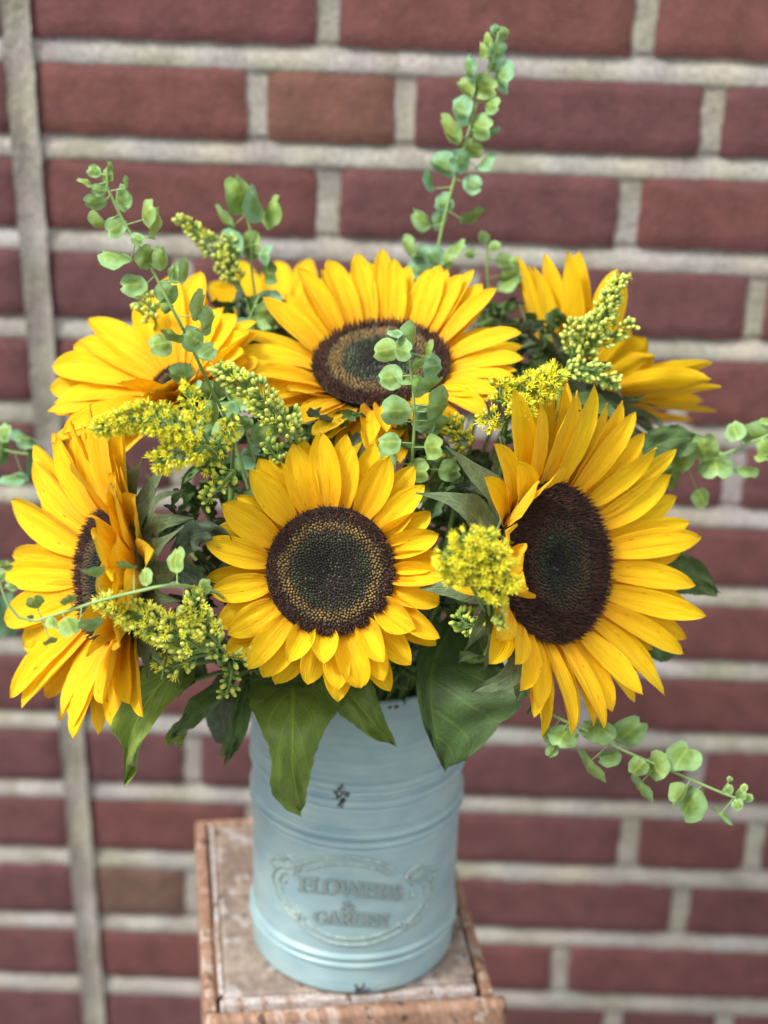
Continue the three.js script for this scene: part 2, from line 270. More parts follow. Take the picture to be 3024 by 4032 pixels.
    cart.push(cord(f([[350, 1470], [400, 1500], [440, 1500], [430, 1530]]), 0.0014), cord(f([[385, 1200], [420, 1185], [440, 1205], [415, 1225]]), 0.0012));
    const b = new THREE.SphereGeometry(0.0019, 10, 8); b.deleteAttribute('uv'); const q = ez(s ? 1180 : 335, s ? 1355 : 1290); b.translate(q.x, q.y, q.z); cart.push(b);
  }
  const lab = part('embossed_label', unw(mergeGeometries(cart)), em, vase, V(VX, VY, VZ));
  const font = await new FontLoader().loadAsync('fonts/droid/droid_serif_bold.typeface.json');
  const word = (txt, X0, X1, Y0, slope, size) => {              // size in metres; spread from X0 to X1 on a base line at Y0
    const gs = [...txt].map(c => new TextGeometry(c, { font, size, depth: 0.0009, curveSegments: 5, bevelEnabled: true, bevelThickness: 0.0004, bevelSize: 0.0003, bevelSegments: 2 }));
    const ws = gs.map(g => { g.computeBoundingBox(); return (g.boundingBox.max.x - g.boundingBox.min.x) / PXM; }), gap = gs.length > 1 ? (X1 - X0 - ws.reduce((a, b) => a + b, 0)) / (gs.length - 1) : 0;
    let x = gs.length > 1 ? X0 : (X0 + X1 - ws[0]) / 2;
    gs.forEach((g, k) => {
      const P = g.attributes.position, x0 = g.boundingBox.min.x;
      for (let i = 0; i < P.count; i++) { const X = x + (P.getX(i) - x0) / PXM, q = ez(X, Y0 + (X - 770) * slope - P.getY(i) / HPX, P.getZ(i) - 0.0003); P.setXYZ(i, q.x, q.y, q.z); }
      g.computeVertexNormals(); part('letter', unw(g), lm, lab, V(VX, VY, VZ)); x += ws[k] + gap;
    });
  };
  word('FLOWERS', 425, 1118, 1372, 0.06, 0.0104); word('&', 720, 800, 1480, 0, 0.0078); word('GARDEN', 530, 1036, 1562, 0.02, 0.0088);
}

// ------------------------------------------------------------ plant materials
const rgb = (r, g, b) => new THREE.Color().setRGB(r, g, b);
const petalTex = dataTex(256, 256, (u, v) => { const a = N3(u * 26, v * 2.2, 1), b = N3(u * 70, v * 5, 4), c = fbm(u * 5, v * 5, 8); const nick = smooth(0.62, 0.72, N3(u * 14, v * 10, 40)), k = 0.95 + 0.055 * a + 0.05 * b + 0.05 * c; return [k + 0.03 - 0.18 * nick, k - 0.32 * nick, k * 0.92 * (1 - 0.5 * nick)]; });
const petalBump = dataTex(256, 256, (u, v) => G(0.5 + 0.3 * N3(u * 24, v * 1.6, 2) + 0.2 * N3(u * 60, v * 5, 4)), false);
const petalMats = [0, 1, 2, 3].map(i => new THREE.MeshPhysicalMaterial({ color: rgb([1, 0.98, 1, 0.97][i], [1, 0.95, 1.0, 0.97][i], 1), vertexColors: true, map: petalTex, bumpMap: petalBump, bumpScale: 0.0006, roughness: 0.7, transmission: 0.3, thickness: 0, specularIntensity: 0.3, side: THREE.DoubleSide }));
const floretMat = new THREE.MeshStandardMaterial({ vertexColors: true, roughness: 0.75 });
const leafTex = (seed, lateral) => dataTex(256, 512, (u, v) => {
  const w = Math.abs(u - 0.5) * 2, mid = Math.exp(-((w / 0.035) ** 2)), q = (v * 7 - w * 2.2 * lateral + 0.12 * (u > 0.5 ? 1 : -1)), lat = Math.exp(-(((q - Math.round(q)) / 0.045) ** 2)) * (1 - mid) * smooth(1, 0.6, w) , net = Math.abs(N3(u * 22, v * 40, seed));
  const k = 0.88 + 0.22 * fbm(u * 6, v * 10, seed) + 0.10 * N3(u * 60, v * 110, seed + 3) + (net < 0.05 ? 0.05 : 0), t = clamp(0.8 * mid + 0.5 * lat);
  return [mix(k, 1.25, t), mix(k, 1.16, t), mix(k, 1.0, t * 0.8)].map(x => x * 0.8);
});
const leafBump = dataTex(256, 512, (u, v) => { const w = Math.abs(u - 0.5) * 2, q = v * 7 - w * 2.2; return G(0.6 - 0.4 * Math.exp(-((w / 0.05) ** 2)) - 0.25 * Math.exp(-(((q - Math.round(q)) / 0.07) ** 2)) + 0.15 * N3(u * 40, v * 70, 2)); }, false);
const leafMap = leafTex(3, 1), narrowMap = leafTex(8, 0.15);
const leafMat = (r, g, b, map = leafMap, rough = 0.55, tr = 0.3) => new THREE.MeshPhysicalMaterial({ color: rgb(r, g, b), map, bumpMap: leafBump, bumpScale: 0.0008, roughness: rough, transmission: tr, thickness: 0, specularIntensity: 0.7, side: THREE.DoubleSide });
const LM = { dark: leafMat(0.16, 0.30, 0.075), mid: leafMat(0.29, 0.45, 0.06), bright: leafMat(0.36, 0.55, 0.07), grey: leafMat(0.22, 0.32, 0.18, narrowMap, 0.85), narrow: leafMat(0.18, 0.33, 0.075, narrowMap), narrow2: leafMat(0.24, 0.41, 0.1, narrowMap), bract: leafMat(0.27, 0.38, 0.17, narrowMap, 0.85, 0.2) };
const stemGreen = new THREE.MeshStandardMaterial({ color: rgb(0.17, 0.28, 0.07), roughness: 0.6 }), pennycressStem = new THREE.MeshStandardMaterial({ color: rgb(0.25, 0.38, 0.12), roughness: 0.6 });

// a leaf blade along a centre line; wl and wr are half widths at even steps
function leafGeo(pts, wl, wr, facing, o = {}) {
  const { fold = 0.25, wave = 0.0015, nS = 22, nW = 8, seed = 1, serr = 0 } = o, c = new THREE.CatmullRomCurve3(pts, false, 'centripetal'), pos = [], uv = [], idx = [];
  const pick = (a, s) => { const q = s * (a.length - 1), i = Math.min(a.length - 2, Math.floor(q)), f = q - i; return mix(a[i], a[i + 1], f * f * (3 - 2 * f) * 0.5 + f * 0.5); };
  for (let i = 0; i <= nS; i++) {
    const s = i / nS, p = c.getPointAt(s), t = c.getTangentAt(s), side = t.clone().cross(facing).normalize(), n = side.clone().cross(t).normalize();
    for (let j = 0; j <= nW; j++) {
      const w = j / nW * 2 - 1, half = (w < 0 ? pick(wr, s) : pick(wl, s)) * (1 + serr * (Math.abs(w) > 0.99 ? (Math.sin(s * 95) + 0.6 * N3(s * 30, w, seed)) : 0)), d = w * half;
      const off = fold * Math.abs(d) * (1 - 0.35 * Math.abs(w)) + wave * N3(s * 5, w * 1.5, seed * 3.1) * (0.4 + Math.abs(w)) * 2;
      const q = p.clone().addScaledVector(side, d).addScaledVector(n, off);
      pos.push(q.x, q.y, q.z); uv.push(w * 0.5 + 0.5, s);
      if (i < nS && j < nW) { const a = i * (nW + 1) + j; idx.push(a, a + 1, a + nW + 2, a, a + nW + 2, a + nW + 1); }
    }
  }
  return geoOf(pos, idx, uv);
}
const LANCE = [0.15, 0.6, 0.9, 1, 0.85, 0.5, 0.02], OVATE = [0.2, 0.85, 1, 0.95, 0.75, 0.45, 0.02];
const sc = (a, k) => a.map(x => x * k);
// a stem from the vase floor up through its mouth to a point in the bouquet
function stemPath(top, dirIn, rnd, bow = 0.05) {
  const ax = clamp((top.x - VX) / 0.14, -0.75, 0.75) + rnd.s() * 0.15, az = clamp((top.z - VZ) / 0.12, -0.7, 0.7) + rnd.s() * 0.15, rim = rimAt(ax, az);
  const foot = V(VX - ax * 0.032, VY + 0.006, VZ - az * 0.026);
  return [foot, rim, top.clone().lerp(rim, 0.45).addScaledVector(dirIn, bow * 0.4), top.clone().addScaledVector(dirIn, bow)];
}

// ------------------------------------------------------------ sunflowers
function petalGeo(r, o) {
  const { L, W, t0, bend, cup, side = 0, twist = 0, curl = 0, tint = 0, point = 2.4 } = o, nS = 18, nW = 10, pos = [], uv = [], idx = [], col = [];
  let x = 0, z = 0; const sd = r() * 50, ribA = r.r(0.7, 1.3);
  for (let i = 0; i <= nS; i++) {
    const s = i / nS, ang = t0 + bend * s + curl * Math.max(0, s - 0.6) ** 2 * 6;
    if (i) { x += Math.cos(ang) * L / nS; z += Math.sin(ang) * L / nS; }
    const t = Math.max(0, (s - 0.5) / 0.5), pr = s < 0.5 ? 0.46 + 0.54 * Math.sin(Math.PI / 2 * s / 0.5) : (1 - t ** point) ** 0.78, half = W / 2 * Math.max(pr, 0.004);
    for (let j = 0; j <= nW; j++) {
      const w = j / nW * 2 - 1, a = twist * s;
      const rib = ribA * 0.00055 * Math.cos(w * Math.PI * 2.6) * Math.sin(Math.PI * Math.min(1, s * 1.05)) * (1 - 0.4 * w * w) * Math.min(1, half / 0.005);
      let y = w * half * (1 - 0.12 * cup * w * w), h = cup * half * w * w + rib + 0.0012 * N3(s * 3, w * 1.2, sd) * s + 0.0006 * N3(s * 9, w * 2.5, sd + 9) * Math.abs(w);
      const y2 = y * Math.cos(a) - h * Math.sin(a), h2 = y * Math.sin(a) + h * Math.cos(a);
      pos.push(x - Math.sin(ang) * h2, y2 + side * s * s * L, z + Math.cos(ang) * h2); uv.push(w * 0.5 + 0.5 + sd, s * 0.9 + sd);
      const q = smooth(0.55, 0.0, s + 0.22 * N3(w * 5, s * 2, sd)) , k = 1 + 0.05 * N3(w * 9, s * 2, sd + 3);
      col.push(mix(0.9, 0.88, q) * k, mix(0.62 + tint, 0.47 + tint, q) * k, 0.008);
      if (i < nS && j < nW) { const b = i * (nW + 1) + j; idx.push(b, b + nW + 1, b + nW + 2, b, b + nW + 2, b + 1); }
    }
  }
  return geoOf(pos, idx, uv, col);
}
// floret shapes of the disc: a spike, a dome and a fine point, all along +z
const spike = (() => { const g = mergeVertices(new THREE.ConeGeometry(0.5, 1, 5, 2, true).translate(0, 0.5, 0).rotateX(Math.PI / 2).toNonIndexed()); g.deleteAttribute('uv'); const P = g.attributes.position; for (let k = 0; k < P.count; k++) { const z = P.getZ(k); P.setX(k, P.getX(k) + 0.22 * z * z); } g.computeVertexNormals(); return g; })();
const dome = (() => { const g = new THREE.SphereGeometry(0.5, 6, 4, 0, Math.PI * 2, 0, Math.PI * 0.6).rotateX(Math.PI / 2); g.deleteAttribute('uv'); g.scale(1, 1, 1.3); g.computeVertexNormals(); return g; })();
function sunflower(o) {
  const r = RNG(o.seed), C = at(o.c[0], o.c[1], o.z), toCam = CAM.clone().sub(C).normalize();
  const right = camU.clone().cross(toCam).normalize(), up = toCam.clone().cross(right);
  const k = o.back ? -1 : 1, n = right.clone().multiplyScalar(o.face[0]).addScaledVector(up, o.face[1]).addScaledVector(toCam, k * Math.sqrt(Math.max(0, 1 - o.face[0] ** 2 - o.face[1] ** 2))).normalize();
  const u = right.clone().addScaledVector(n, -right.dot(n)).normalize(), v = n.clone().cross(u);
  const R = metres(o.disc, C), path = stemPath(C.clone().addScaledVector(n, -0.012), n.clone().negate(), r, o.bow ?? 0.05); path.push(C.clone().addScaledVector(n, -0.01));
  const fl = thing('sunflower', o.label, 'sunflower', path[0], 'sunflowers in the vase');
  part('stem', tube(path, 0.0045, 0.004, 30, 9), stemGreen, fl);
  // receptacle and green bracts behind it
  const prof = []; for (let i = 0; i <= 14; i++) { const q = i / 14; prof.push(new THREE.Vector2(Math.max(0.0003, R * (1 - (1 - q) ** 2.2)), -0.017 + 0.016 * q)); }
  const lay = basis(u, v, n, C);
  const recep = part('receptacle', new THREE.LatheGeometry(prof, 32).rotateX(Math.PI / 2), LM.bract, fl, lay);
  const face = q => R * (o.bowl ?? 0.14) * (1 - ((q - 0.62) / 0.62) ** 2);
  let disc; { const p = []; for (let i = 0; i <= 20; i++) { const q = i / 20; p.push(new THREE.Vector2(Math.max(0.0002, R * q), face(q) - 0.0006)); } disc = part('disc', new THREE.LatheGeometry(p, 48).rotateX(Math.PI / 2), new THREE.MeshStandardMaterial({ color: rgb(0.022, 0.014, 0.01), roughness: 0.9 }), fl, lay); }
  const mb = new MB(), Nf = o.florets ?? 1100, z1 = o.zones ?? [0.5, 0.74], pal = o.pal ?? {};
  const inner = pal.inner ?? [0.022, 0.022, 0.014], midc = pal.mid ?? [0.15, 0.085, 0.022], outc = pal.out ?? [0.06, 0.024, 0.014], sp = Math.sqrt(Math.PI * R * R / Nf);
  for (let i = 0; i < Nf; i++) {
    const q = Math.sqrt((i + 0.5) / Nf), a = i * 2.399963, qq = q + 0.035 * r.s() + 0.03 * N3(Math.cos(a) * 2.5, Math.sin(a) * 2.5, o.seed), blot = 1 + 0.55 * N3(Math.cos(a) * q * 4, Math.sin(a) * q * 4, o.seed + 5), jx = r.s() * sp * 0.26, jy = r.s() * sp * 0.26, p = V(Math.cos(a) * q * R + jx, Math.sin(a) * q * R + jy, face(q)), rad = V(Math.cos(a), Math.sin(a), 0);
    if (qq > z1[1]) {
      const d = V(rad.x * r.r(0.1, 0.75) * (qq - 0.55) + r.s() * 0.22, rad.y * r.r(0.1, 0.75) * (qq - 0.55) + r.s() * 0.22, 1), f = frameZ(d, r() * 6), h = sp * r.r(1.9, 3.1), b = r.r(0.5, 1.6) * blot;
      mb.add(spike, basis(f[0].multiplyScalar(sp * 0.62), f[1].multiplyScalar(sp * 0.62), f[2].multiplyScalar(h), p), outc.map(x => x * b));
      if (r() < 0.6) { const d2 = d.clone().add(V(r.s(), r.s(), 0)), f2 = frameZ(d2, r() * 6); mb.add(spike, basis(f2[0].multiplyScalar(sp * 0.4), f2[1].multiplyScalar(sp * 0.4), f2[2].multiplyScalar(h * 0.9), p), outc.map((x, j) => x * b * [1.4, 1.2, 1.1][j])); }
    } else if (qq > z1[0]) {
      const t = smooth(z1[0], z1[0] + 0.12, qq) * smooth(z1[1] + 0.02, z1[1] - 0.08, qq), b = r.r(0.6, 1.3) * blot, f = frameZ(V(rad.x * 0.15, rad.y * 0.15, 1), r() * 6);
      mb.add(dome, basis(f[0].multiplyScalar(sp * 0.9), f[1].multiplyScalar(sp * 0.9), f[2].multiplyScalar(sp * 1.05), p.addScaledVector(V(0, 0, 1), -sp * 0.1)), midc.map((x, j) => mix(inner[j] * 1.6, x, t) * b));
    } else {
      const b = r.r(0.6, 1.5) * blot, speck = r() < (qq < 0.14 ? 0.35 : 0.06) * (o.speck ?? 1), f = frameZ(V(-rad.x * 0.3 * qq + r.s() * 0.1, -rad.y * 0.3 * qq + r.s() * 0.1, 1), r() * 6), g = smooth(z1[0] - 0.2, z1[0], qq);
      mb.add(dome, basis(f[0].multiplyScalar(sp * 0.72), f[1].multiplyScalar(sp * 0.72), f[2].multiplyScalar(sp * r.r(0.9, 1.6)), p), speck ? [0.13, 0.12, 0.1].map(x => x * r.r(0.5, 1.4)) : [inner[0] * b * (1 + 1.2 * g), inner[1] * b * (1 + 2.4 * g), inner[2] * b * (1 + 0.5 * g)]);
    }
  }
  part('disc_florets', mb.geo(), floretMat, disc, lay).userData.kind = 'stuff';
  const basisAt = (th, rr, lift) => { const rad = u.clone().multiplyScalar(Math.cos(th)).addScaledVector(v, Math.sin(th)), tan = n.clone().cross(rad); return basis(rad, tan, n, C.clone().addScaledVector(rad, rr).addScaledVector(n, lift)); };
  const nb = o.bracts ?? 22;
  for (let i = 0; i < nb; i++) {
    const th = i / nb * Math.PI * 2 + r.s() * 0.12, L = R * r.r(0.8, 1.25) * (o.bractLen ?? 1), w = R * r.r(0.2, 0.28), g = leafGeo([V(0, 0, 0), V(L * 0.35, 0, 0.0), V(L * 0.7, r.s() * 0.003, r.r(-0.006, 0.004)), V(L, r.s() * 0.006, r.r(-0.018, 0.006))], sc([0.8, 1, 0.75, 0.35, 0.03], w), sc([0.8, 1, 0.75, 0.35, 0.03], w), V(0, 0, 1), { fold: 0.2, wave: 0.001, nS: 10, nW: 4, seed: i });
    part('bract', g, LM.bract, recep, basisAt(th, R * 0.72, -0.0085 + r.s() * 0.0015));
  }
  const PL = metres(o.petal, C);
  for (const [wi, wh] of (o.whorls ?? [{ n: 17 }, { n: 17 }]).entries()) for (let i = 0; i < wh.n; i++) {
    const th0 = (i + (wi ? 0.5 : 0)) / wh.n * Math.PI * 2 + r.s() * 0.09, th = th0;
    let q = { L: PL * r.r(0.86, 1.06) * (wi ? 1.04 : 0.98), W: PL * (o.wide ?? 0.36) * r.r(0.85, 1.12), t0: (o.tilt ?? 0.35) + r.s() * 0.1 - wi * 0.12, bend: (o.bend ?? -0.25) + r.s() * 0.18, cup: r.r(0.15, 0.5), side: r.s() * 0.09, twist: r.s() * 0.35, curl: 0, tint: r.s() * 0.03, point: (o.point ?? 2.4) * r.r(0.85, 1.2) };
    const deg = ((th / RAD) % 360 + 360) % 360;
    for (const f of o.mods ?? []) { const lo = f.a[0], hi = f.a[1], inside = lo <= hi ? deg >= lo && deg <= hi : deg >= lo || deg <= hi; if (inside && (f.w === undefined || f.w === wi)) f.f(q, r); }
    if (q.skip) continue;
    if (o.gap) { const rad = u.clone().multiplyScalar(Math.cos(th)).addScaledVector(v, Math.sin(th)), d = rad.multiplyScalar(Math.cos(q.t0)).addScaledVector(n, Math.sin(q.t0)), a = Math.atan2(d.dot(up), d.dot(right)) / RAD; if (a > o.gap[0] && a < o.gap[1]) q.L *= 0.62; }
    part('petal', petalGeo(r, q), petalMats[Math.floor(r() * 4)], fl, basisAt(th, R * (wi ? 0.86 : 0.93), -0.002 - wi * 0.0035 + r.s() * 0.0008));
  }
  return { C, n, R };
}
sunflower({ seed: 3, c: [715, 1234], z: 0.405, face: [-0.02, 0.06], disc: 140, petal: 162, wide: 0.42, tilt: 0.5, bend: -0.25, florets: 1500, zones: [0.58, 0.82], pal: { mid: [0.23, 0.145, 0.038], out: [0.09, 0.036, 0.02] }, bow: 0.05, bractLen: 1.0, whorls: [{ n: 19 }, { n: 19 }, { n: 14 }],
  label: 'round sunflower facing straight out over the vase front with pale flecked disc centre',
  mods: [{ a: [60, 120], f: q => { q.L *= 1.1; } }, { a: [150, 215], f: q => { q.L *= 0.93; q.t0 -= 0.1; } }, { a: [235, 330], w: 0, f: (q, r) => { q.L *= r.r(0.62, 0.85); q.t0 += r.r(0.2, 0.6); q.bend -= r.r(0.3, 0.9); q.cup += 0.5; q.twist += r.s() * 0.4; } }, { a: [235, 300], w: 1, f: q => { q.L *= 0.86; } }, { a: [330, 40], f: (q, r) => { q.L *= r.r(0.72, 0.98); q.t0 += r.r(0.1, 0.4); q.bend -= r.r(0.1, 0.8); q.cup += 0.45; q.twist += r.s() * 0.5; } }] });
sunflower({ seed: 8, c: [824, 792], z: 0.295, face: [-0.04, 0.80], disc: 150, petal: 184, wide: 0.3, point: 3, tilt: 0.42, bend: -0.25, florets: 1500, zones: [0.5, 0.8], pal: { inner: [0.03, 0.03, 0.024], mid: [0.19, 0.12, 0.035] }, bow: 0.045, whorls: [{ n: 25 }, { n: 24 }, { n: 15 }],
  label: 'wide sunflower tilted up to the sky behind a sprig of round green pods',
  mods: [{ a: [150, 215], f: q => { q.L *= 1.1; } }, { a: [330, 30], f: q => { q.L *= 0.94; } }, { a: [25, 155], f: (q, r) => { q.t0 += r.r(0.3, 0.55); q.L *= 1.02; } }, { a: [200, 340], f: (q, r) => { q.L *= r.r(0.7, 0.95); q.t0 += r.r(-0.1, 0.4); q.bend -= r.r(0, 0.7); } }, { a: [255, 320], w: 0, f: (q, r) => { q.t0 += 0.3; q.bend -= 0.5; q.cup += 0.3; } }] });
sunflower({ seed: 21, c: [1193, 1216], z: 0.385, face: [0.74, 0.04], disc: 174, petal: 255, wide: 0.245, tilt: 0.62, bend: -0.3, florets: 1700, zones: [0.33, 0.58], pal: { inner: [0.014, 0.014, 0.012], mid: [0.055, 0.03, 0.012], out: [0.05, 0.02, 0.013] }, speck: 0.1, bow: 0.05, bractLen: 1.05, whorls: [{ n: 26 }, { n: 25 }, { n: 20 }],
  label: 'largest sunflower, dark brown disc turned to the right beside a bright goldenrod tuft',
  mods: [{ a: [130, 250], w: 2, f: q => { q.skip = true; } }, { a: [140, 235], w: 1, f: (q, r) => { if (r() < 0.5) q.skip = true; } }, { a: [120, 240], f: (q, r) => { q.L *= r.r(0.6, 0.9); q.t0 += r.r(0, 0.35); q.bend += r.r(-0.6, 0.2); q.W *= 1.15; } }, { a: [160, 200], w: 0, f: (q, r) => { q.t0 += 0.5; q.L *= 0.9; } }, { a: [240, 310], f: (q, r) => { q.L *= 0.86; q.bend -= r.r(0, 0.2); } }, { a: [118, 165], w: 0, f: (q, r) => { q.t0 += r.r(0.2, 0.5); q.L *= 1.15; } }] });
sunflower({ seed: 34, c: [233, 1245], z: 0.40, face: [-0.92, 0.02], disc: 142, petal: 280, wide: 0.29, point: 2.8, tilt: 0.5, bend: -0.2, florets: 1300, zones: [0.4, 0.7], pal: { inner: [0.012, 0.012, 0.01], mid: [0.07, 0.04, 0.015] }, speck: 0.1, bow: 0.06, whorls: [{ n: 26 }, { n: 24 }, { n: 16 }], bracts: 30, bractLen: 1.25,
  label: 'sunflower seen from the side, turned left with its green bracts facing the round sunflower',
  mods: [{ a: [60, 120], f: q => { q.L *= 0.86; } }, { a: [240, 275], f: q => { q.L *= 0.84; } }, { a: [275, 325], f: q => { q.L *= 0.72; } }, { a: [300, 60], f: (q, r) => { q.t0 += r.r(0.25, 0.6); q.L *= r.r(0.6, 0.8); q.W *= 1.1; } }] });
sunflower({ seed: 47, c: [376, 826], z: 0.30, face: [-0.42, 0.70], disc: 52, petal: 232, wide: 0.36, point: 3.2, tilt: 0.55, bend: -0.28, florets: 900, zones: [0.4, 0.7], bow: 0.05, whorls: [{ n: 18 }, { n: 18 }, { n: 12 }],
  label: 'half hidden sunflower tilted up behind the tall pod stem and yellow goldenrod plume',
  mods: [{ a: [230, 345], f: (q, r) => { q.t0 += r.r(0.3, 0.7); q.L *= 0.62; } }, { a: [345, 60], f: q => { q.L *= 0.72; } }] });
sunflower({ seed: 52, c: [1262, 818], z: 0.225, face: [0.56, 0.74], back: true, disc: 80, petal: 236, wide: 0.31, tilt: 0.6, bend: 0.12, florets: 500, bow: 0.03, bracts: 34, bractLen: 2.1, whorls: [{ n: 19 }, { n: 18 }], gap: [22, 62],
  label: 'sunflower seen from behind with long upright petals beside the green goldenrod buds' });
sunflower({ seed: 66, c: [600, 712], z: 0.165, face: [-0.1, 0.85], disc: 80, petal: 140, wide: 0.46, point: 3, tilt: 0.8, bend: -0.2, florets: 400, bow: 0.03, whorls: [{ n: 12 }, { n: 9 }],
  label: 'small sunflower mostly hidden behind the upturned sunflower, only petal tips showing' });

// ------------------------------------------------------------ goldenrod
const bud = (() => {                                            // closed bud along +z, green cup and yellow tip, unit length
  const p = [[0.02, 0], [0.24, 0.12], [0.33, 0.36], [0.30, 0.62], [0.24, 0.85], [0.02, 1]].map(a => new THREE.Vector2(...a)), g = new THREE.LatheGeometry(p, 7).rotateX(Math.PI / 2), P = g.attributes.position, c = [];
  g.deleteAttribute('uv'); for (let k = 0; k < P.count; k++) { const t = smooth(0.3, 0.62, P.getZ(k)); c.push(mix(0.27, 0.72, t), mix(0.42, 0.68, t), mix(0.06, 0.10, t)); } g.setAttribute('color', new THREE.Float32BufferAttribute(c, 3)); return g;
})();
const bloom = (() => {                                          // open head: the same cup with narrow rays and stamens
  const p = [[0.02, 0], [0.2, 0.1], [0.27, 0.36], [0.26, 0.6], [0.14, 0.72]].map(a => new THREE.Vector2(...a)), g = new THREE.LatheGeometry(p, 6).rotateX(Math.PI / 2); g.deleteAttribute('uv');
  const P = g.attributes.position, c = []; for (let k = 0; k < P.count; k++) { const t = smooth(0.3, 0.55, P.getZ(k)); c.push(mix(0.27, 0.74, t), mix(0.40, 0.66, t), mix(0.05, 0.04, t)); } g.setAttribute('color', new THREE.Float32BufferAttribute(c, 3));
  const list = [g], r = RNG(5);
  for (let i = 0; i < 14; i++) {
    const a = i * 2.4 + r.s() * 0.2, o = i < 8 ? r.r(0.32, 0.55) : r.r(0.05, 0.2), h = r.r(0.85, 1.15), w = 0.055, ca = Math.cos(a), sa = Math.sin(a), pos = [], col = [], idx = [];
    [[0.16, 0.5, 0.6], [0.16 + o * 0.6, h * 0.85, 1], [0.16 + o, h, 0.5]].forEach(([rr, z, k], j) => { for (const s of [-1, 0, 1]) { pos.push(ca * rr - sa * s * w * k, sa * rr + ca * s * w * k, z + (s ? 0.03 : 0)); const b = r.r(0.9, 1.06); col.push(0.84 * b, 0.76 * b, 0.05); } if (j < 2) for (let q = 0; q < 2; q++) { const e = j * 3 + q; idx.push(e, e + 1, e + 4, e, e + 4, e + 3); } });
    list.push(geoOf(pos, idx, null, col));
  }
  return mergeGeometries(list);
})();
const twig = (() => { const g = new THREE.CylinderGeometry(0.6, 1, 1, 4, 1, true).translate(0, 0.5, 0).rotateX(Math.PI / 2); g.deleteAttribute('uv'); return g; })();
const budMat = new THREE.MeshPhysicalMaterial({ vertexColors: true, roughness: 0.6, transmission: 0.15, thickness: 0, side: THREE.DoubleSide });
function goldenrod(o) {
  const r = RNG(o.seed), root = at(...o.root), s = stemPath(root, V(0, -1, 0), r, 0.02);
  const g = thing('goldenrod_sprig', o.label, 'goldenrod', s[0], 'goldenrod sprigs in the vase'); s.push(root);
  part('stem', tube(s, 0.002, 0.0016, 26, 6), stemGreen, g);
  for (const b of o.plumes) {
    const pts = b.p.map(q => at(q[0], q[1], q[2] ?? b.z)), all = [root, ...pts], c = new THREE.CatmullRomCurve3(all, false, 'centripetal'), c2 = new THREE.CatmullRomCurve3(pts, false, 'centripetal');
    const br = part('branch', tube(all, 0.0012, 0.0006, 18, 5), stemGreen, g);
    const mb = new MB(), len = c2.getLength(), size = (b.size ?? 0.0042), rad = metres(b.r, pts[0]), n = b.n ?? Math.round(len / 0.0004 * (rad / 0.007) ** 1.1);
    for (let i = 0; i < n; i++) {
      const t = (i + r()) / n, p = c2.getPointAt(clamp(t)), tan = c2.getTangentAt(clamp(t)), f = frameZ(tan, r() * 7), a = r() * Math.PI * 2;
      const taper = Math.sin(Math.PI * (0.18 + 0.77 * t)) ** 0.5 * (b.taper ? mix(1, 0.55, t) : 1), rr = rad * taper * (0.35 + 0.65 * Math.sqrt(r()));
      const out = f[0].clone().multiplyScalar(Math.cos(a)).addScaledVector(f[1], Math.sin(a)), dir = out.clone().multiplyScalar(0.9).addScaledVector(tan, 0.55).add(V(r.s() * 0.3, r() * 0.55, r.s() * 0.3 + 0.15)).normalize();
      const q = p.clone().addScaledVector(out, rr), from = p.clone().addScaledVector(tan, -rr * 0.7), w = q.clone().sub(from), L = w.length();
      const fw = frameZ(w); mb.add(twig, basis(fw[0].multiplyScalar(0.00032), fw[1].multiplyScalar(0.00032), fw[2].multiplyScalar(L), from), [0.2, 0.33, 0.07]);
      const sz = size * r.r(0.75, 1.15), fd = frameZ(dir, r() * 6), open = r() < b.open, k = r.r(0.85, 1.12), tn = b.tint ?? [1, 1, 1];
      const wd = sz * (open ? 1.05 : 0.92);
      mb.add(open ? bloom : bud, basis(fd[0].multiplyScalar(wd), fd[1].multiplyScalar(wd), fd[2].multiplyScalar(sz), q), tn.map(x => x * k));
    }
    part('floret_cluster', mb.geo(), budMat, br).userData.kind = 'stuff';
  }
  // narrow leaves up the stem
  const curve = new THREE.CatmullRomCurve3(s.slice(1), false, 'centripetal');
  for (let i = 0; i < (o.leafN ?? 9); i++) {
    const t = (i + 0.5 + r.s() * 0.3) / (o.leafN ?? 9) * 0.9 + 0.1, p = curve.getPointAt(clamp(t)), a = i * 2.4 + r(), d = V(Math.cos(a), r.r(0.1, 0.9), Math.sin(a)).normalize(), L = r.r(0.03, 0.055), w = L * r.r(0.09, 0.13);
    const q = d.clone().multiplyScalar(L), drop = V(0, -L * r.r(0.05, 0.4), 0);
    part('leaf', leafGeo([p, p.clone().addScaledVector(q, 0.35), p.clone().addScaledVector(q, 0.7).addScaledVector(drop, 0.4), p.clone().add(q).add(drop)], sc(LANCE, w), sc(LANCE, w), V(0, 1, 0.3).addScaledVector(d, -0.5).normalize(), { fold: 0.3, nS: 12, nW: 4, seed: i }), r() < 0.5 ? LM.narrow : LM.narrow2, g);
  }
}
const GREENISH = [0.82, 0.95, 1.15], CREAMY = [0.93, 1.0, 1.25], GOLD = [0.96, 0.99, 0.6];
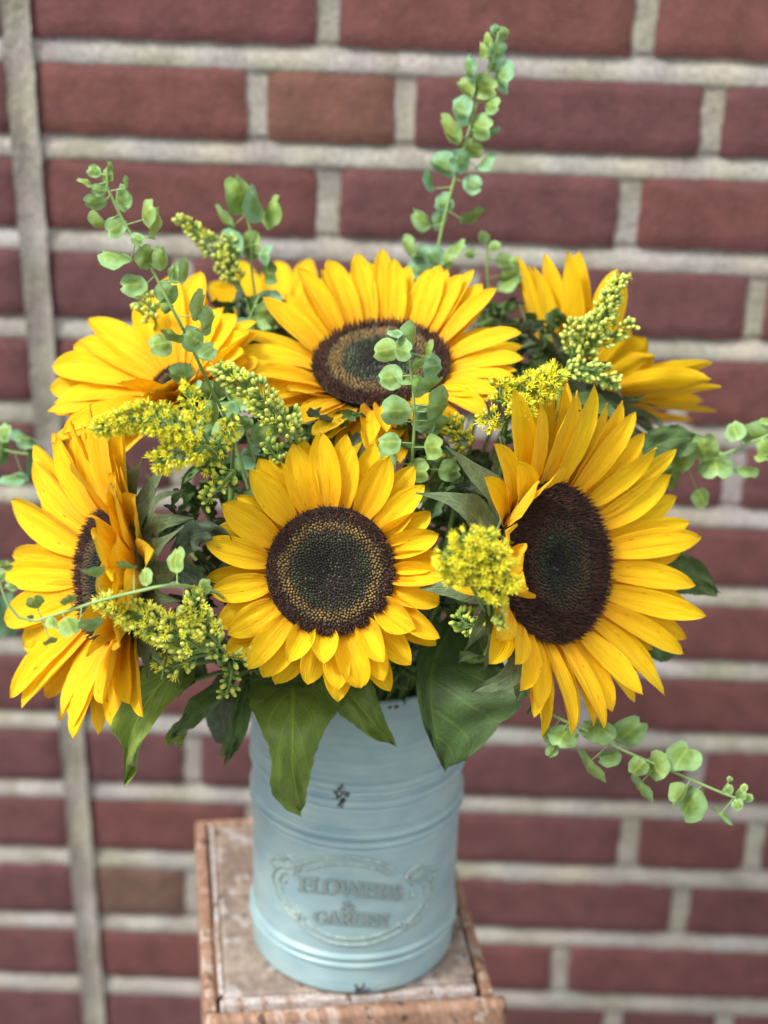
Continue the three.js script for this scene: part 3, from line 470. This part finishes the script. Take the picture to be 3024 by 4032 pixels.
goldenrod({ seed: 101, root: [500, 1050, 0.36], label: 'bright yellow goldenrod plume arching left in front of the half hidden sunflower', plumes: [
  { z: 0.43, r: 35, open: 0.9, tint: GOLD, taper: 1, n: 270, size: 0.0036, p: [[430, 950], [370, 915], [300, 900], [205, 925]] }, { z: 0.43, r: 26, open: 0.85, tint: GOLD, n: 105, size: 0.0036, p: [[440, 965], [395, 975], [335, 1000]] }, { z: 0.42, r: 22, open: 0.85, tint: GOLD, taper: 1, p: [[435, 925], [418, 880], [408, 832]] }, { z: 0.41, r: 15, open: 0.7, tint: GOLD, p: [[500, 890], [478, 950], [448, 1012]] }, { z: 0.41, r: 16, open: 0.3, tint: [0.85, 0.95, 0.8], p: [[500, 1020], [475, 1050], [440, 1090]] }] });
goldenrod({ seed: 102, root: [650, 1010, 0.33], label: 'goldenrod plume of tight green yellow buds leaning left below the upturned sunflower', plumes: [
  { z: 0.39, r: 36, open: 0.12, tint: GREENISH, taper: 1, n: 190, p: [[620, 940], [585, 880], [540, 835], [468, 795]] }, { z: 0.38, r: 14, open: 0, tint: [0.7, 0.9, 1], p: [[640, 960], [636, 925], [632, 888]] }, { z: 0.375, r: 17, open: 0, tint: [0.7, 0.9, 1], p: [[615, 1000], [590, 980], [575, 955]] }] });
goldenrod({ seed: 103, root: [500, 1420, 0.38], label: 'pale yellow goldenrod buds hanging low between the side view sunflower and round sunflower', plumes: [
  { z: 0.455, r: 40, open: 0.55, tint: CREAMY, taper: 1, n: 200, p: [[430, 1400], [380, 1370], [300, 1330], [215, 1292]] }, { z: 0.45, r: 28, open: 0.35, tint: CREAMY, n: 80, p: [[470, 1390], [435, 1350], [412, 1288]] }, { z: 0.44, r: 18, open: 0.5, tint: CREAMY, p: [[420, 1420], [375, 1440], [335, 1425]] }, { z: 0.44, r: 18, open: 0.3, tint: GREENISH, p: [[470, 1430], [468, 1410], [458, 1390]] }, { z: 0.43, r: 14, open: 0, tint: [0.8, 0.9, 0.9], p: [[500, 1420], [520, 1425], [540, 1415]] }, { z: 0.42, r: 15, open: 0, tint: [0.8, 0.9, 0.9], p: [[500, 1450], [495, 1480], [485, 1505]] }] });
goldenrod({ seed: 104, root: [1210, 830, 0.29], label: 'upright goldenrod spike of green buds against the sunflower seen from behind', plumes: [
  { z: 0.295, r: 28, open: 0.02, tint: GREENISH, taper: 1, n: 240, p: [[1250, 770], [1285, 710], [1315, 655], [1340, 600]] }, { z: 0.30, r: 17, open: 0, tint: GREENISH, n: 50, p: [[1235, 770], [1238, 730], [1242, 690]] }, { z: 0.295, r: 16, open: 0, tint: GREENISH, p: [[1300, 740], [1335, 715], [1370, 705]] }, { z: 0.31, r: 20, open: 0, tint: GREENISH, n: 70, p: [[1225, 800], [1280, 800], [1335, 828]] }] });
goldenrod({ seed: 105, root: [1090, 940, 0.34], label: 'bright yellow goldenrod tuft above the largest sunflower', plumes: [
  { z: 0.37, r: 32, open: 0.9, tint: GOLD, n: 150, p: [[1100, 880], [1135, 850], [1175, 835], [1205, 805]] }, { z: 0.375, r: 20, open: 0.8, tint: GOLD, p: [[1085, 910], [1060, 905], [1045, 890]] }, { z: 0.38, r: 22, open: 0.9, tint: GOLD, n: 45, p: [[1130, 905], [1130, 890], [1118, 868]] }, { z: 0.37, r: 20, open: 0.6, tint: GOLD, p: [[1095, 880], [1080, 850], [1085, 822]] }] });
goldenrod({ seed: 106, root: [1060, 1340, 0.40], label: 'dense bright yellow goldenrod tuft between the round sunflower and the largest sunflower', plumes: [
  ...[[960, 1185], [1000, 1150], [1045, 1152], [1075, 1185], [1100, 1245], [1050, 1235], [985, 1225], [1020, 1195], [1060, 1285]].map(([x, y]) => ({ z: 0.475, r: 34, open: 0.95, tint: [0.98, 1.0, 0.7], n: 34, p: [[mix(1050, x, 0.62), mix(1300, y, 0.62)], [mix(1050, x, 0.8), mix(1300, y, 0.8)], [x, y]] })),
  { z: 0.46, r: 16, open: 0, tint: [0.85, 0.95, 0.9], p: [[1080, 1310], [1085, 1330], [1075, 1345]] }, { z: 0.42, r: 22, open: 0, tint: [0.75, 0.88, 0.9], n: 40, p: [[1040, 1330], [1015, 1350], [990, 1330]] }] });
goldenrod({ seed: 107, root: [540, 680, 0.23], label: 'slender goldenrod spike of pale buds near the wall beside the back pod stems', plumes: [
  { z: 0.225, r: 24, open: 0.1, tint: GREENISH, taper: 1, n: 110, p: [[515, 610], [475, 555], [435, 510], [385, 472]] }, { z: 0.225, r: 18, open: 0, tint: GREENISH, p: [[500, 590], [495, 550], [490, 510]] }] });
goldenrod({ seed: 108, root: [1000, 1010, 0.33], label: 'short goldenrod sprig of round buds deep between three sunflowers', plumes: [
  { z: 0.35, r: 24, open: 0.1, tint: GOLD, n: 50, p: [[1015, 960], [995, 935], [972, 910]] }, { z: 0.345, r: 16, open: 0, tint: GOLD, p: [[1000, 1000], [975, 990], [955, 1000]] }] });
goldenrod({ seed: 109, root: [330, 720, 0.26], label: 'small goldenrod bud cluster behind the tall pod stem', plumes: [{ z: 0.28, r: 20, open: 0.1, tint: GREENISH, n: 40, p: [[335, 690], [315, 655], [285, 640]] }] });

// ------------------------------------------------------------ pennycress: flat round pods on thin stalks
const podVariants = [0, 1, 2, 3, 4, 5, 6].map(vv => {
  const r = RNG(700 + vv), nR = 6, nT = 22, pos = [], idx = [], col = [], bendA = r.s() * 0.4, el = r.r(0.95, 1.25), wv = r.r(0.03, 0.12), ph = r() * 6;
  for (const side of [1, -1]) {
    const o = pos.length / 3;
    for (let i = 0; i <= nR; i++) for (let j = 0; j < nT; j++) {
      const q = i / nR, a = j / nT * Math.PI * 2, da = Math.abs(Math.atan2(Math.sin(a), Math.cos(a))), rr = q * (1 - 0.24 * Math.exp(-((da / 0.16) ** 2)) * q * q) * (1 + 0.05 * Math.sin(3 * a + ph) + 0.03 * Math.sin(7 * a + 2 * ph)), x = Math.cos(a) * rr * el, y = Math.sin(a) * rr;
      const seed = smooth(0.72, 0.45, Math.hypot(x * 0.9, y * 1.15)), z = side * (0.012 + 0.16 * seed * (1 - 0.5 * (y * y) / 0.4)) + bendA * y * y + 0.08 * Math.sin(2 * x + ph) + wv * Math.sin(4 * a + ph) * q * q + 0.06 * N3(x * 2, y * 2, ph);
      pos.push(x, y, z); const mid = Math.exp(-((y / 0.05) ** 2)) * 0.12, n = 1 + 0.22 * N3(x * 4, y * 4, vv * 3) - 0.35 * smooth(0.45, 0.6, N3(x * 7, y * 7, vv * 5 + 2));
      col.push((mix(0.36, 0.27, seed) + mid) * n, (mix(0.52, 0.37, seed) + mid) * n, (mix(0.25, 0.09, seed) + mid * 0.6) * n);
    }
    for (let i = 0; i < nR; i++) for (let j = 0; j < nT; j++) { const a = o + i * nT + j, b = o + i * nT + (j + 1) % nT, c = a + nT, d = b + nT; side > 0 ? idx.push(a, c, d, a, d, b) : idx.push(a, d, c, a, b, d); }
  }
  return geoOf(pos, idx, null, col);
});
const podMat = (r, g, b) => new THREE.MeshPhysicalMaterial({ color: rgb(r, g, b), vertexColors: true, roughness: 0.6, transmission: 0.25, thickness: 0, specularIntensity: 0.6, side: THREE.DoubleSide });
const podMats = { lime: podMat(0.86, 0.9, 0.6), green: podMat(0.75, 0.86, 0.66), blue: podMat(0.66, 0.86, 0.98), olive: podMat(0.74, 0.8, 0.45) };
const pedGeo = new THREE.CylinderGeometry(1, 1.2, 1, 5, 1).translate(0, 0.5, 0);
function pennycress(o) {
  const r = RNG(o.seed), m = ([x, y, z]) => { const q = o.map(x, y); return at(q[0], q[1], z ?? o.z); }, pts = o.stem.map(m), k = o.map(1, 0)[0] - o.map(0, 0)[0];
  const s = stemPath(pts[0], pts[0].clone().sub(pts[1]).normalize(), r, o.bow ?? 0.03), all = [...s, ...pts];
  const g = thing('pennycress_stem', o.label, 'pod stem', s[0], 'stems of round green pods in the vase');
  const stemPart = part('stem', tube(all, 0.0015, 0.0007, 60, 6), pennycressStem, g);
  const c = new THREE.CatmullRomCurve3(pts, false, 'centripetal'), line = c.getPoints(80);
  o.pods.forEach(([x, y, rx, ry, ang], i) => {
    const q0 = o.map(x, y), stem0 = line.reduce((b, p) => { const d = p.distanceTo(at(q0[0], q0[1], p.z)); return d < b[1] ? [p, d] : b; }, [line[0], 9])[0];
    const P = at(q0[0], q0[1], stem0.z + r.s() * 0.009), toCam = CAM.clone().sub(P).normalize(), R = metres(Math.max(rx, ry) * k * (o.grow ?? 1) * r.r(0.86, 1.1), P), ratio = clamp(Math.min(rx, ry) / Math.max(rx, ry), 0.12, 0.99);
    const right = camU.clone().cross(toCam).normalize(), up = toCam.clone().cross(right), a = (ang ?? 0) * RAD;
    const minor = (rx < ry ? right.clone() : up.clone()).applyAxisAngle(toCam, -a);
    const N = toCam.clone().multiplyScalar(ratio).addScaledVector(minor, Math.sqrt(1 - ratio * ratio) * (r() < 0.5 ? 1 : -1)).normalize();
    let tip = P.clone().sub(stem0); tip.addScaledVector(N, -tip.dot(N)); if (tip.length() < R * 0.3) tip = up.clone().multiplyScalar(0.7).add(right.clone().multiplyScalar(r.s())).addScaledVector(N, -0.3); tip.addScaledVector(N, -tip.dot(N)).normalize();
    const yv = N.clone().cross(tip), kind = o.kinds ? o.kinds[Math.floor(r() * o.kinds.length)] : o.kind;
    const pod = part('seed_pod', podVariants[Math.floor(r() * 7)], podMats[kind], g, basis(tip.clone().multiplyScalar(R), yv.multiplyScalar(R), N.clone().multiplyScalar(R), P));
    const base = P.clone().addScaledVector(tip, -R * 1.0), w = base.clone().sub(stem0), L = w.length();
    if (L > 0.0015) { const f = frameZ(w); part('pod_stalk', pedGeo, pennycressStem, stemPart, basis(f[0].multiplyScalar(0.0003), w.clone(), f[1].multiplyScalar(0.0003), stem0)); }
  });
}
const Z2 = (x, y) => [109.7 + 0.3638 * x, 274.3 + 0.3638 * y], Z3 = (x, y) => [768 + 0.29755 * x, 0.29755 * y], Z4 = (x, y) => [438.9 + 0.46297 * x, 493.7 + 0.46297 * y], ZR = (x, y) => [932.6 + 0.43783 * x, 493.7 + 0.43783 * y], ZF = (x, y) => [1042.4 + 0.37168 * x, 1426.4 + 0.37168 * y], ZL = (x, y) => [0.3638 * x, 1097.2 + 0.3638 * y];
pennycress({ seed: 201, map: Z2, z: 0.40, kinds: ['green', 'green', 'lime', 'olive'], label: 'tall leaning stem of round green pods crossing the half hidden sunflower', stem: [[960, 1570, 0.37], [870, 1380, 0.385], [790, 1210, 0.395], [700, 1040], [620, 880], [540, 735], [470, 630], [400, 500], [350, 390], [325, 330], [335, 240]],
  pods: [[257, 263, 38, 38], [333, 290, 33, 45], [353, 235, 16, 36], [200, 330, 42, 17, 30], [285, 372, 46, 44], [265, 440, 66, 55], [430, 420, 50, 82], [452, 330, 13, 42], [578, 510, 36, 80, -5], [618, 575, 27, 92, 4], [290, 575, 78, 24, 25], [385, 595, 66, 70], [515, 665, 42, 42], [380, 772, 92, 48, 8], [560, 770, 60, 80], [650, 780, 43, 60], [490, 940, 88, 78], [688, 985, 80, 78], [735, 870, 40, 62], [795, 840, 22, 78, 8], [875, 1055, 38, 86, 8], [930, 1145, 42, 85], [650, 1295, 74, 62, 25], [720, 1240, 76, 34, 25], [845, 1255, 68, 85], [925, 1335, 66, 56], [770, 1465, 86, 66], [960, 1570, 72, 52], [945, 1700, 58, 70], [690, 1080, 40, 30]] });
pennycress({ seed: 202, map: Z3, z: 0.20, grow: 1.12, kinds: ['blue', 'blue', 'green', 'lime'], bow: 0.06, label: 'tallest pod stem rising against the wall behind the upturned sunflower', stem: [[560, 2100], [590, 1850], [640, 1600], [710, 1330], [800, 1030], [870, 780], [950, 560], [1010, 380], [1040, 230]],
  pods: [[1015, 220, 34, 38], [1080, 240, 30, 50], [960, 290, 30, 50], [1020, 370, 62, 72], [915, 370, 30, 60], [830, 490, 40, 100, -8], [1000, 480, 36, 45], [1068, 560, 45, 105, 10], [935, 630, 72, 85], [990, 760, 50, 80, 15], [800, 640, 44, 60, -20], [770, 800, 70, 105], [690, 940, 48, 95, -25], [910, 920, 60, 85, 10], [985, 970, 70, 26, -25], [850, 1080, 62, 60], [760, 1170, 62, 90, 8], [635, 1200, 66, 85, -25], [540, 1300, 28, 72, -15], [850, 1340, 65, 70], [945, 1165, 75, 34, -40], [640, 1470, 60, 74], [480, 1590, 55, 95, -30], [605, 1600, 50, 65], [840, 1570, 80, 26, -32], [380, 1790, 40, 70, -25], [480, 1860, 60, 66], [570, 1870, 66, 66], [730, 1810, 85, 45, -38], [640, 1900, 60, 60], [450, 1960, 60, 60]] });
pennycress({ seed: 203, map: Z3, z: 0.19, grow: 1.2, kinds: ['lime', 'lime', 'green'], label: 'short blurred pod stem with bright pods near the wall right of the tallest stem', stem: [[960, 2250], [960, 2050], [950, 1920], [960, 1820], [930, 1730]], pods: [[930, 1720, 38, 40], [1010, 1790, 30, 34], [830, 1840, 34, 36], [1080, 1890, 52, 52], [1135, 2000, 86, 66, -20], [1115, 2060, 80, 40, -25], [1160, 1900, 30, 30]] });
pennycress({ seed: 204, map: Z2, z: 0.22, grow: 1.05, kinds: ['green', 'blue', 'olive'], label: 'pod stem behind the slender goldenrod spike near the wall', stem: [[1230, 1230], [1220, 1050], [1190, 820], [1190, 640], [1160, 520]],
  pods: [[1110, 405, 82, 112, -10], [1215, 450, 52, 104, -6], [1305, 500, 40, 105, 10], [1035, 540, 22, 85, -35], [1075, 690, 55, 90, -15], [1180, 700, 60, 95], [1270, 755, 34, 68, 15], [1300, 860, 30, 75, -10], [1290, 1050, 80, 90], [1190, 1090, 52, 110, -25], [1100, 1210, 60, 60]] });
pennycress({ seed: 205, map: Z4, z: 0.375, kinds: ['green', 'green', 'olive', 'blue'], label: 'upright pod sprig standing in front of the upturned sunflower disc', stem: [[970, 1150, 0.36], [980, 1010], [985, 880], [980, 760], [965, 640], [945, 540]],
  pods: [[968, 500, 38, 64], [895, 490, 38, 20, 5], [850, 568, 52, 58], [930, 565, 36, 56], [875, 695, 60, 70], [1068, 640, 54, 72], [1052, 560, 20, 46, 10], [1005, 630, 40, 24, -45], [1065, 730, 58, 26, -28], [940, 700, 60, 26, 15], [1005, 735, 35, 52], [900, 850, 60, 65], [1098, 815, 42, 92, 15], [1010, 835, 62, 18], [1025, 895, 40, 62], [1080, 920, 62, 28, -30], [870, 1000, 56, 50], [970, 1020, 62, 18, 10], [1075, 1020, 40, 72], [1040, 1090, 42, 24, -25], [900, 900, 50, 20, 20], [940, 550, 14, 14], [1150, 1130, 50, 60], [1000, 1130, 50, 60], [850, 1090, 50, 60]] });
pennycress({ seed: 206, map: ZR, z: 0.28, kinds: ['green', 'lime', 'green', 'olive'], label: 'pod stem reaching out to the right above the largest sunflower petals', stem: [[1050, 1230], [1180, 1180], [1300, 1130], [1450, 1110], [1560, 1060], [1659, 1020], [1760, 960]],
  pods: [[1235, 1140, 60, 66], [1345, 1080, 76, 58, -5], [1400, 1165, 82, 62], [1545, 1190, 65, 30, 8], [1497, 1000, 52, 42, -30], [1605, 1020, 76, 54], [1645, 1080, 45, 50], [1650, 950, 34, 18], [1180, 1210, 46, 66], [1730, 1010, 70, 50], [1630, 1130, 40, 14, 5], [1330, 1330, 50, 60]] });
pennycress({ seed: 207, map: ZF, z: 0.40, kinds: ['lime', 'green', 'green'], label: 'drooping pod stem hanging out below the largest sunflower', bow: 0.01, stem: [[120, 40, 0.37], [330, 250, 0.385], [450, 340], [590, 400], [750, 490], [900, 560], [1080, 635], [1250, 710], [1390, 770], [1470, 800]],
  pods: [[470, 445, 86, 64, 8], [380, 430, 34, 50, -20], [402, 515, 36, 50], [670, 410, 96, 66, 5], [850, 410, 98, 78, 5], [735, 560, 66, 56], [632, 620, 22, 112, -40], [905, 620, 62, 58], [1012, 615, 66, 86], [1160, 565, 110, 78, 10], [938, 750, 20, 108, -38], [1208, 835, 66, 100, -15], [1140, 780, 46, 62, 20], [1400, 905, 12, 92, -50], [1430, 750, 28, 28], [1437, 690, 20, 18], [1500, 780, 30, 36], [1482, 840, 34, 34], [1545, 800, 26, 26], [1520, 740, 22, 22]] });
pennycress({ seed: 208, map: ZL, z: 0.47, kinds: ['green', 'lime', 'olive'], bow: 0.02, label: 'bare curving pod stem sweeping left across the side view sunflower', stem: [[1180, 480, 0.44], [1080, 460, 0.455], [950, 465], [800, 500], [650, 535], [500, 580], [330, 635], [160, 675], [70, 610], [20, 510], [0, 450], [-15, 380]],
  pods: [[548, 385, 70, 27], [750, 340, 68, 19, 10], [860, 410, 42, 54], [1052, 310, 46, 64, 15], [210, 560, 54, 38, -15], [405, 545, 58, 27, -25], [305, 680, 40, 36], [410, 705, 66, 54, -15], [538, 690, 64, 32, -12], [300, 790, 44, 14, -20], [70, 470, 38, 22, 25], [5, 405, 28, 28], [30, 340, 44, 20, 30], [1080, 620, 36, 40], [180, 650, 20, 14], [1215, 470, 40, 56]] });
pennycress({ seed: 209, map: (x, y) => [x, y], z: 0.26, kinds: ['blue', 'green'], label: 'pod stem near the wall poking out left of the side view sunflower', stem: [[230, 1060], [150, 1020], [80, 985], [20, 975], [-50, 950]], pods: [[52, 953, 38, 14, 30], [5, 975, 16, 26], [28, 1036, 36, 14, -10], [88, 1000, 24, 42, -15], [10, 935, 14, 18], [20, 1330, 30, 38]] });

const podsAlong = (seed, x0, y0, x1, y1, n, spread) => { const r = RNG(seed), o = []; for (let k = 0; k < n; k++) { const t = (k + r()) / n; o.push([mix(x0, x1, t) + r.s() * spread, mix(y0, y1, t) + r.s() * spread, r.r(12, 30), r.r(16, 30), r.s() * 40]); } return o; };
const ID = (x, y) => [x, y];
pennycress({ seed: 210, map: ID, z: 0.335, kinds: ['olive', 'green', 'blue'], label: 'short pod stem tucked under the leaning green goldenrod plume', stem: [[560, 1060], [540, 960], [500, 870], [470, 830]], pods: podsAlong(91, 560, 1040, 470, 830, 16, 55) });
pennycress({ seed: 211, map: ID, z: 0.335, kinds: ['olive', 'blue', 'green'], label: 'short pod stem tucked below the upturned sunflower beside the round sunflower', stem: [[900, 1120], [930, 1060], [960, 1010], [965, 960]], pods: podsAlong(92, 890, 1110, 980, 960, 16, 60) });
pennycress({ seed: 212, map: ID, z: 0.25, kinds: ['olive', 'green', 'blue'], label: 'short pod stem in the gap beneath the slender goldenrod spike', stem: [[560, 800], [550, 740], [540, 690], [560, 640]], pods: podsAlong(93, 560, 790, 555, 650, 12, 40) });

// ------------------------------------------------------------ broad leaves round the vase mouth, and filling stems
function leafStem(seed, label, leaves, name = 'leafy_stem') {
  const r = RNG(seed), first = at(...leaves[0].p[0]), s = stemPath(first, V(0, -1, 0).addScaledVector(camB, -0.3).normalize(), r, 0.01);
  s[1] = rimAt(clamp((first.x - VX) / 0.075, -0.82, 0.82), clamp((first.z - VZ) / 0.07, -0.8, 0.82)); s.splice(2, 1); s[2] = first.clone(); s.splice(2, 0, s[1].clone().lerp(first, 0.5).add(V(0, 0.008, 0)));
  const g = thing(name, label, 'leaf', s[0], name === 'filler_stem' ? 'leafy filler stems between the flowers' : 'leafy stems in the vase');
  part('stem', tube(s, 0.0018, 0.0013, 20, 6), stemGreen, g);
  for (const l of leaves) {
    const pts = l.p.map(q => at(...q)), kk = metres(1, pts[0]), facing = l.face ? l.face.clone().normalize() : CAM.clone().sub(pts[0]).normalize();
    part('leaf', leafGeo(pts, sc(l.wl, kk), sc(l.wr ?? l.wl, kk), facing, { fold: l.fold ?? 0.25, wave: l.wave ?? 0.003, nS: 60, nW: 12, seed, serr: l.serr ?? 0.018 }), LM[l.m], g);
  }
}
// half widths: wl is on the picture's left for a leaf that hangs down
leafStem(301, 'large green leaf with a torn edge hanging down over the vase front', [{ m: 'mid', fold: 0.1, p: [[625, 1440, 0.352], [632, 1500, 0.388], [632, 1580, 0.410], [632, 1660, 0.412], [650, 1752, 0.400]], wl: [30, 80, 88, 92, 93, 88, 66, 48, 42, 50, 50, 34, 1], wr: [50, 84, 92, 96, 99, 88, 66, 54, 44, 32, 22, 14, 1] }]);
leafStem(302, 'pointed green leaf beside the torn leaf at the vase mouth', [{ m: 'mid', fold: 0.3, p: [[720, 1430, 0.350], [755, 1495, 0.380], [800, 1555, 0.392], [850, 1609, 0.388]], wl: [30, 56, 56, 46, 32, 18, 1], wr: [30, 60, 62, 50, 34, 18, 1] }]);
leafStem(303, 'broad dark leaf folded along its midrib, hanging right of the vase mouth', [{ m: 'dark', fold: 0.2, wave: 0.004, p: [[985, 1335, 0.355], [935, 1430, 0.388], [930, 1520, 0.408], [943, 1600, 0.41], [963, 1672, 0.402]], wl: [20, 36, 36, 32, 28, 20, 14, 8, 1], wr: [40, 130, 176, 200, 206, 178, 122, 56, 1] }]);
leafStem(304, 'bright ragged leaf hanging left of the vase with a forked torn tip', [{ m: 'bright', fold: 0.15, wave: 0.004, p: [[405, 1435, 0.385], [350, 1475, 0.425], [305, 1540, 0.445], [275, 1615, 0.445], [268, 1690, 0.435]], wl: [20, 40, 46, 48, 48, 44, 46, 8, 2, 1], wr: [16, 40, 48, 46, 40, 34, 26, 26, 26, 3] }]);
leafStem(305, 'narrow dark leaf slanting down left of the vase', [{ m: 'narrow', fold: 0.3, p: [[505, 1465, 0.385], [460, 1505, 0.40], [415, 1550, 0.40], [372, 1592, 0.39]], wl: [8, 17, 20, 19, 14, 1], wr: [8, 17, 20, 19, 14, 1] }, { m: 'bright', p: [[405, 1555, 0.385], [385, 1590, 0.385], [378, 1612, 0.382]], wl: [8, 22, 26, 20], wr: [8, 14, 16, 14] }]);
leafStem(306, 'narrow dark leaf pointing straight down at the vase left edge', [{ m: 'narrow', fold: 0.35, wave: 0.004, p: [[535, 1470, 0.37], [522, 1530, 0.385], [505, 1590, 0.385], [484, 1648, 0.375]], wl: [12, 20, 22, 20, 14, 1], wr: [12, 20, 24, 20, 12, 1] }]);
leafStem(307, 'dull grey green oval leaf behind the narrow leaves', [{ m: 'grey', p: [[490, 1450, 0.35], [478, 1520, 0.358], [485, 1570, 0.356], [500, 1615, 0.35]], wl: [15, 34, 36, 28, 1], wr: [15, 30, 34, 24, 1] }]);
leafStem(308, 'wide dark leaf spreading behind the upper petals of the largest sunflower', [{ m: 'dark', fold: 0.1, p: [[1330, 1010, 0.30], [1390, 975, 0.30], [1450, 950, 0.295], [1515, 945, 0.285]], wl: [20, 40, 48, 40, 1], wr: [20, 30, 34, 30, 1] }]);
leafStem(309, 'dark leaf tip behind the right petals of the largest sunflower', [{ m: 'dark', fold: 0.1, p: [[1400, 1200, 0.33], [1460, 1230, 0.33], [1510, 1255, 0.325], [1552, 1282, 0.32]], wl: [20, 44, 46, 32, 6], wr: [20, 40, 40, 24, 2] }, { m: 'dark', fold: 0.1, p: [[1370, 1340, 0.33], [1410, 1380, 0.33], [1445, 1400, 0.33], [1478, 1405, 0.325]], wl: [20, 36, 36, 1], wr: [20, 36, 34, 1] }]);
leafStem(310, 'fuzzy grey green leaf between the bracts and the round sunflower', [{ m: 'grey', fold: 0.3, wave: 0.005, p: [[380, 1190, 0.41], [410, 1160, 0.415], [445, 1150, 0.41], [475, 1165, 0.40]], wl: [8, 30, 34, 22, 2], wr: [8, 28, 32, 22, 2] }, { m: 'grey', fold: 0.3, p: [[370, 1210, 0.41], [400, 1240, 0.415], [440, 1265, 0.41], [470, 1275, 0.40]], wl: [8, 22, 24, 14, 2], wr: [8, 22, 24, 14, 2] }]);
leafStem(311, 'dark leaves in the gap left of the pale hanging goldenrod', [{ m: 'dark', p: [[420, 1470, 0.37], [350, 1475, 0.38], [290, 1480, 0.375], [235, 1500, 0.365]], wl: [10, 34, 40, 30, 2], wr: [10, 34, 36, 26, 2] }, { m: 'dark', p: [[440, 1460, 0.36], [400, 1420, 0.37], [350, 1400, 0.365], [290, 1420, 0.355]], wl: [10, 40, 44, 30, 2], wr: [10, 40, 44, 30, 2] }]);
// leafy filler stems between the flowers
const fill = [[560, 960, 0.30], [700, 960, 0.315], [900, 985, 0.32], [1010, 1010, 0.32], [1080, 1060, 0.33], [430, 1080, 0.35], [470, 1180, 0.355], [1000, 1120, 0.34], [640, 700, 0.21], [1120, 760, 0.23], [1160, 880, 0.26], [950, 1300, 0.36], [520, 700, 0.235], [420, 1320, 0.37], [760, 900, 0.28], [1000, 1420, 0.345], [860, 1440, 0.35], [1080, 690, 0.2], [480, 870, 0.30], [1250, 950, 0.29], [600, 1000, 0.345], [720, 930, 0.335], [850, 960, 0.34], [990, 1060, 0.355], [390, 1150, 0.375], [450, 1010, 0.35], [1180, 720, 0.235], [1130, 820, 0.25], [480, 1260, 0.38], [560, 680, 0.22]];
fill.forEach(([x, y, z], i) => {
  const r = RNG(400 + i), leaves = [], n = 7;
  for (let k = 0; k < n; k++) {
    const a = k / n * Math.PI * 2 + r(), L = r.r(50, 95), x1 = Math.cos(a) * L, y1 = Math.sin(a) * L * 0.8, w = r.r(9, 19), dz = r.s() * 0.025;
    leaves.push({ m: ['narrow', 'narrow2', 'dark', 'narrow', 'grey'][Math.floor(r() * 5)], fold: 0.3, face: V(r.s() * 0.6, 0.8, 0.7), p: [[x, y, z], [x + x1 * 0.4, y + y1 * 0.35 - 8, z + dz * 0.5], [x + x1 * 0.75, y + y1 * 0.7 - 4, z + dz * 0.8], [x + x1, y + y1 + 8, z + dz]], wl: sc(LANCE, w), wr: sc(LANCE, w) });
  }
  leafStem(500 + i, 'leafy filler stem with narrow green leaves deep between the sunflowers', leaves, 'filler_stem');
});

camera.updateProjectionMatrix();
renderer.render(scene, camera);
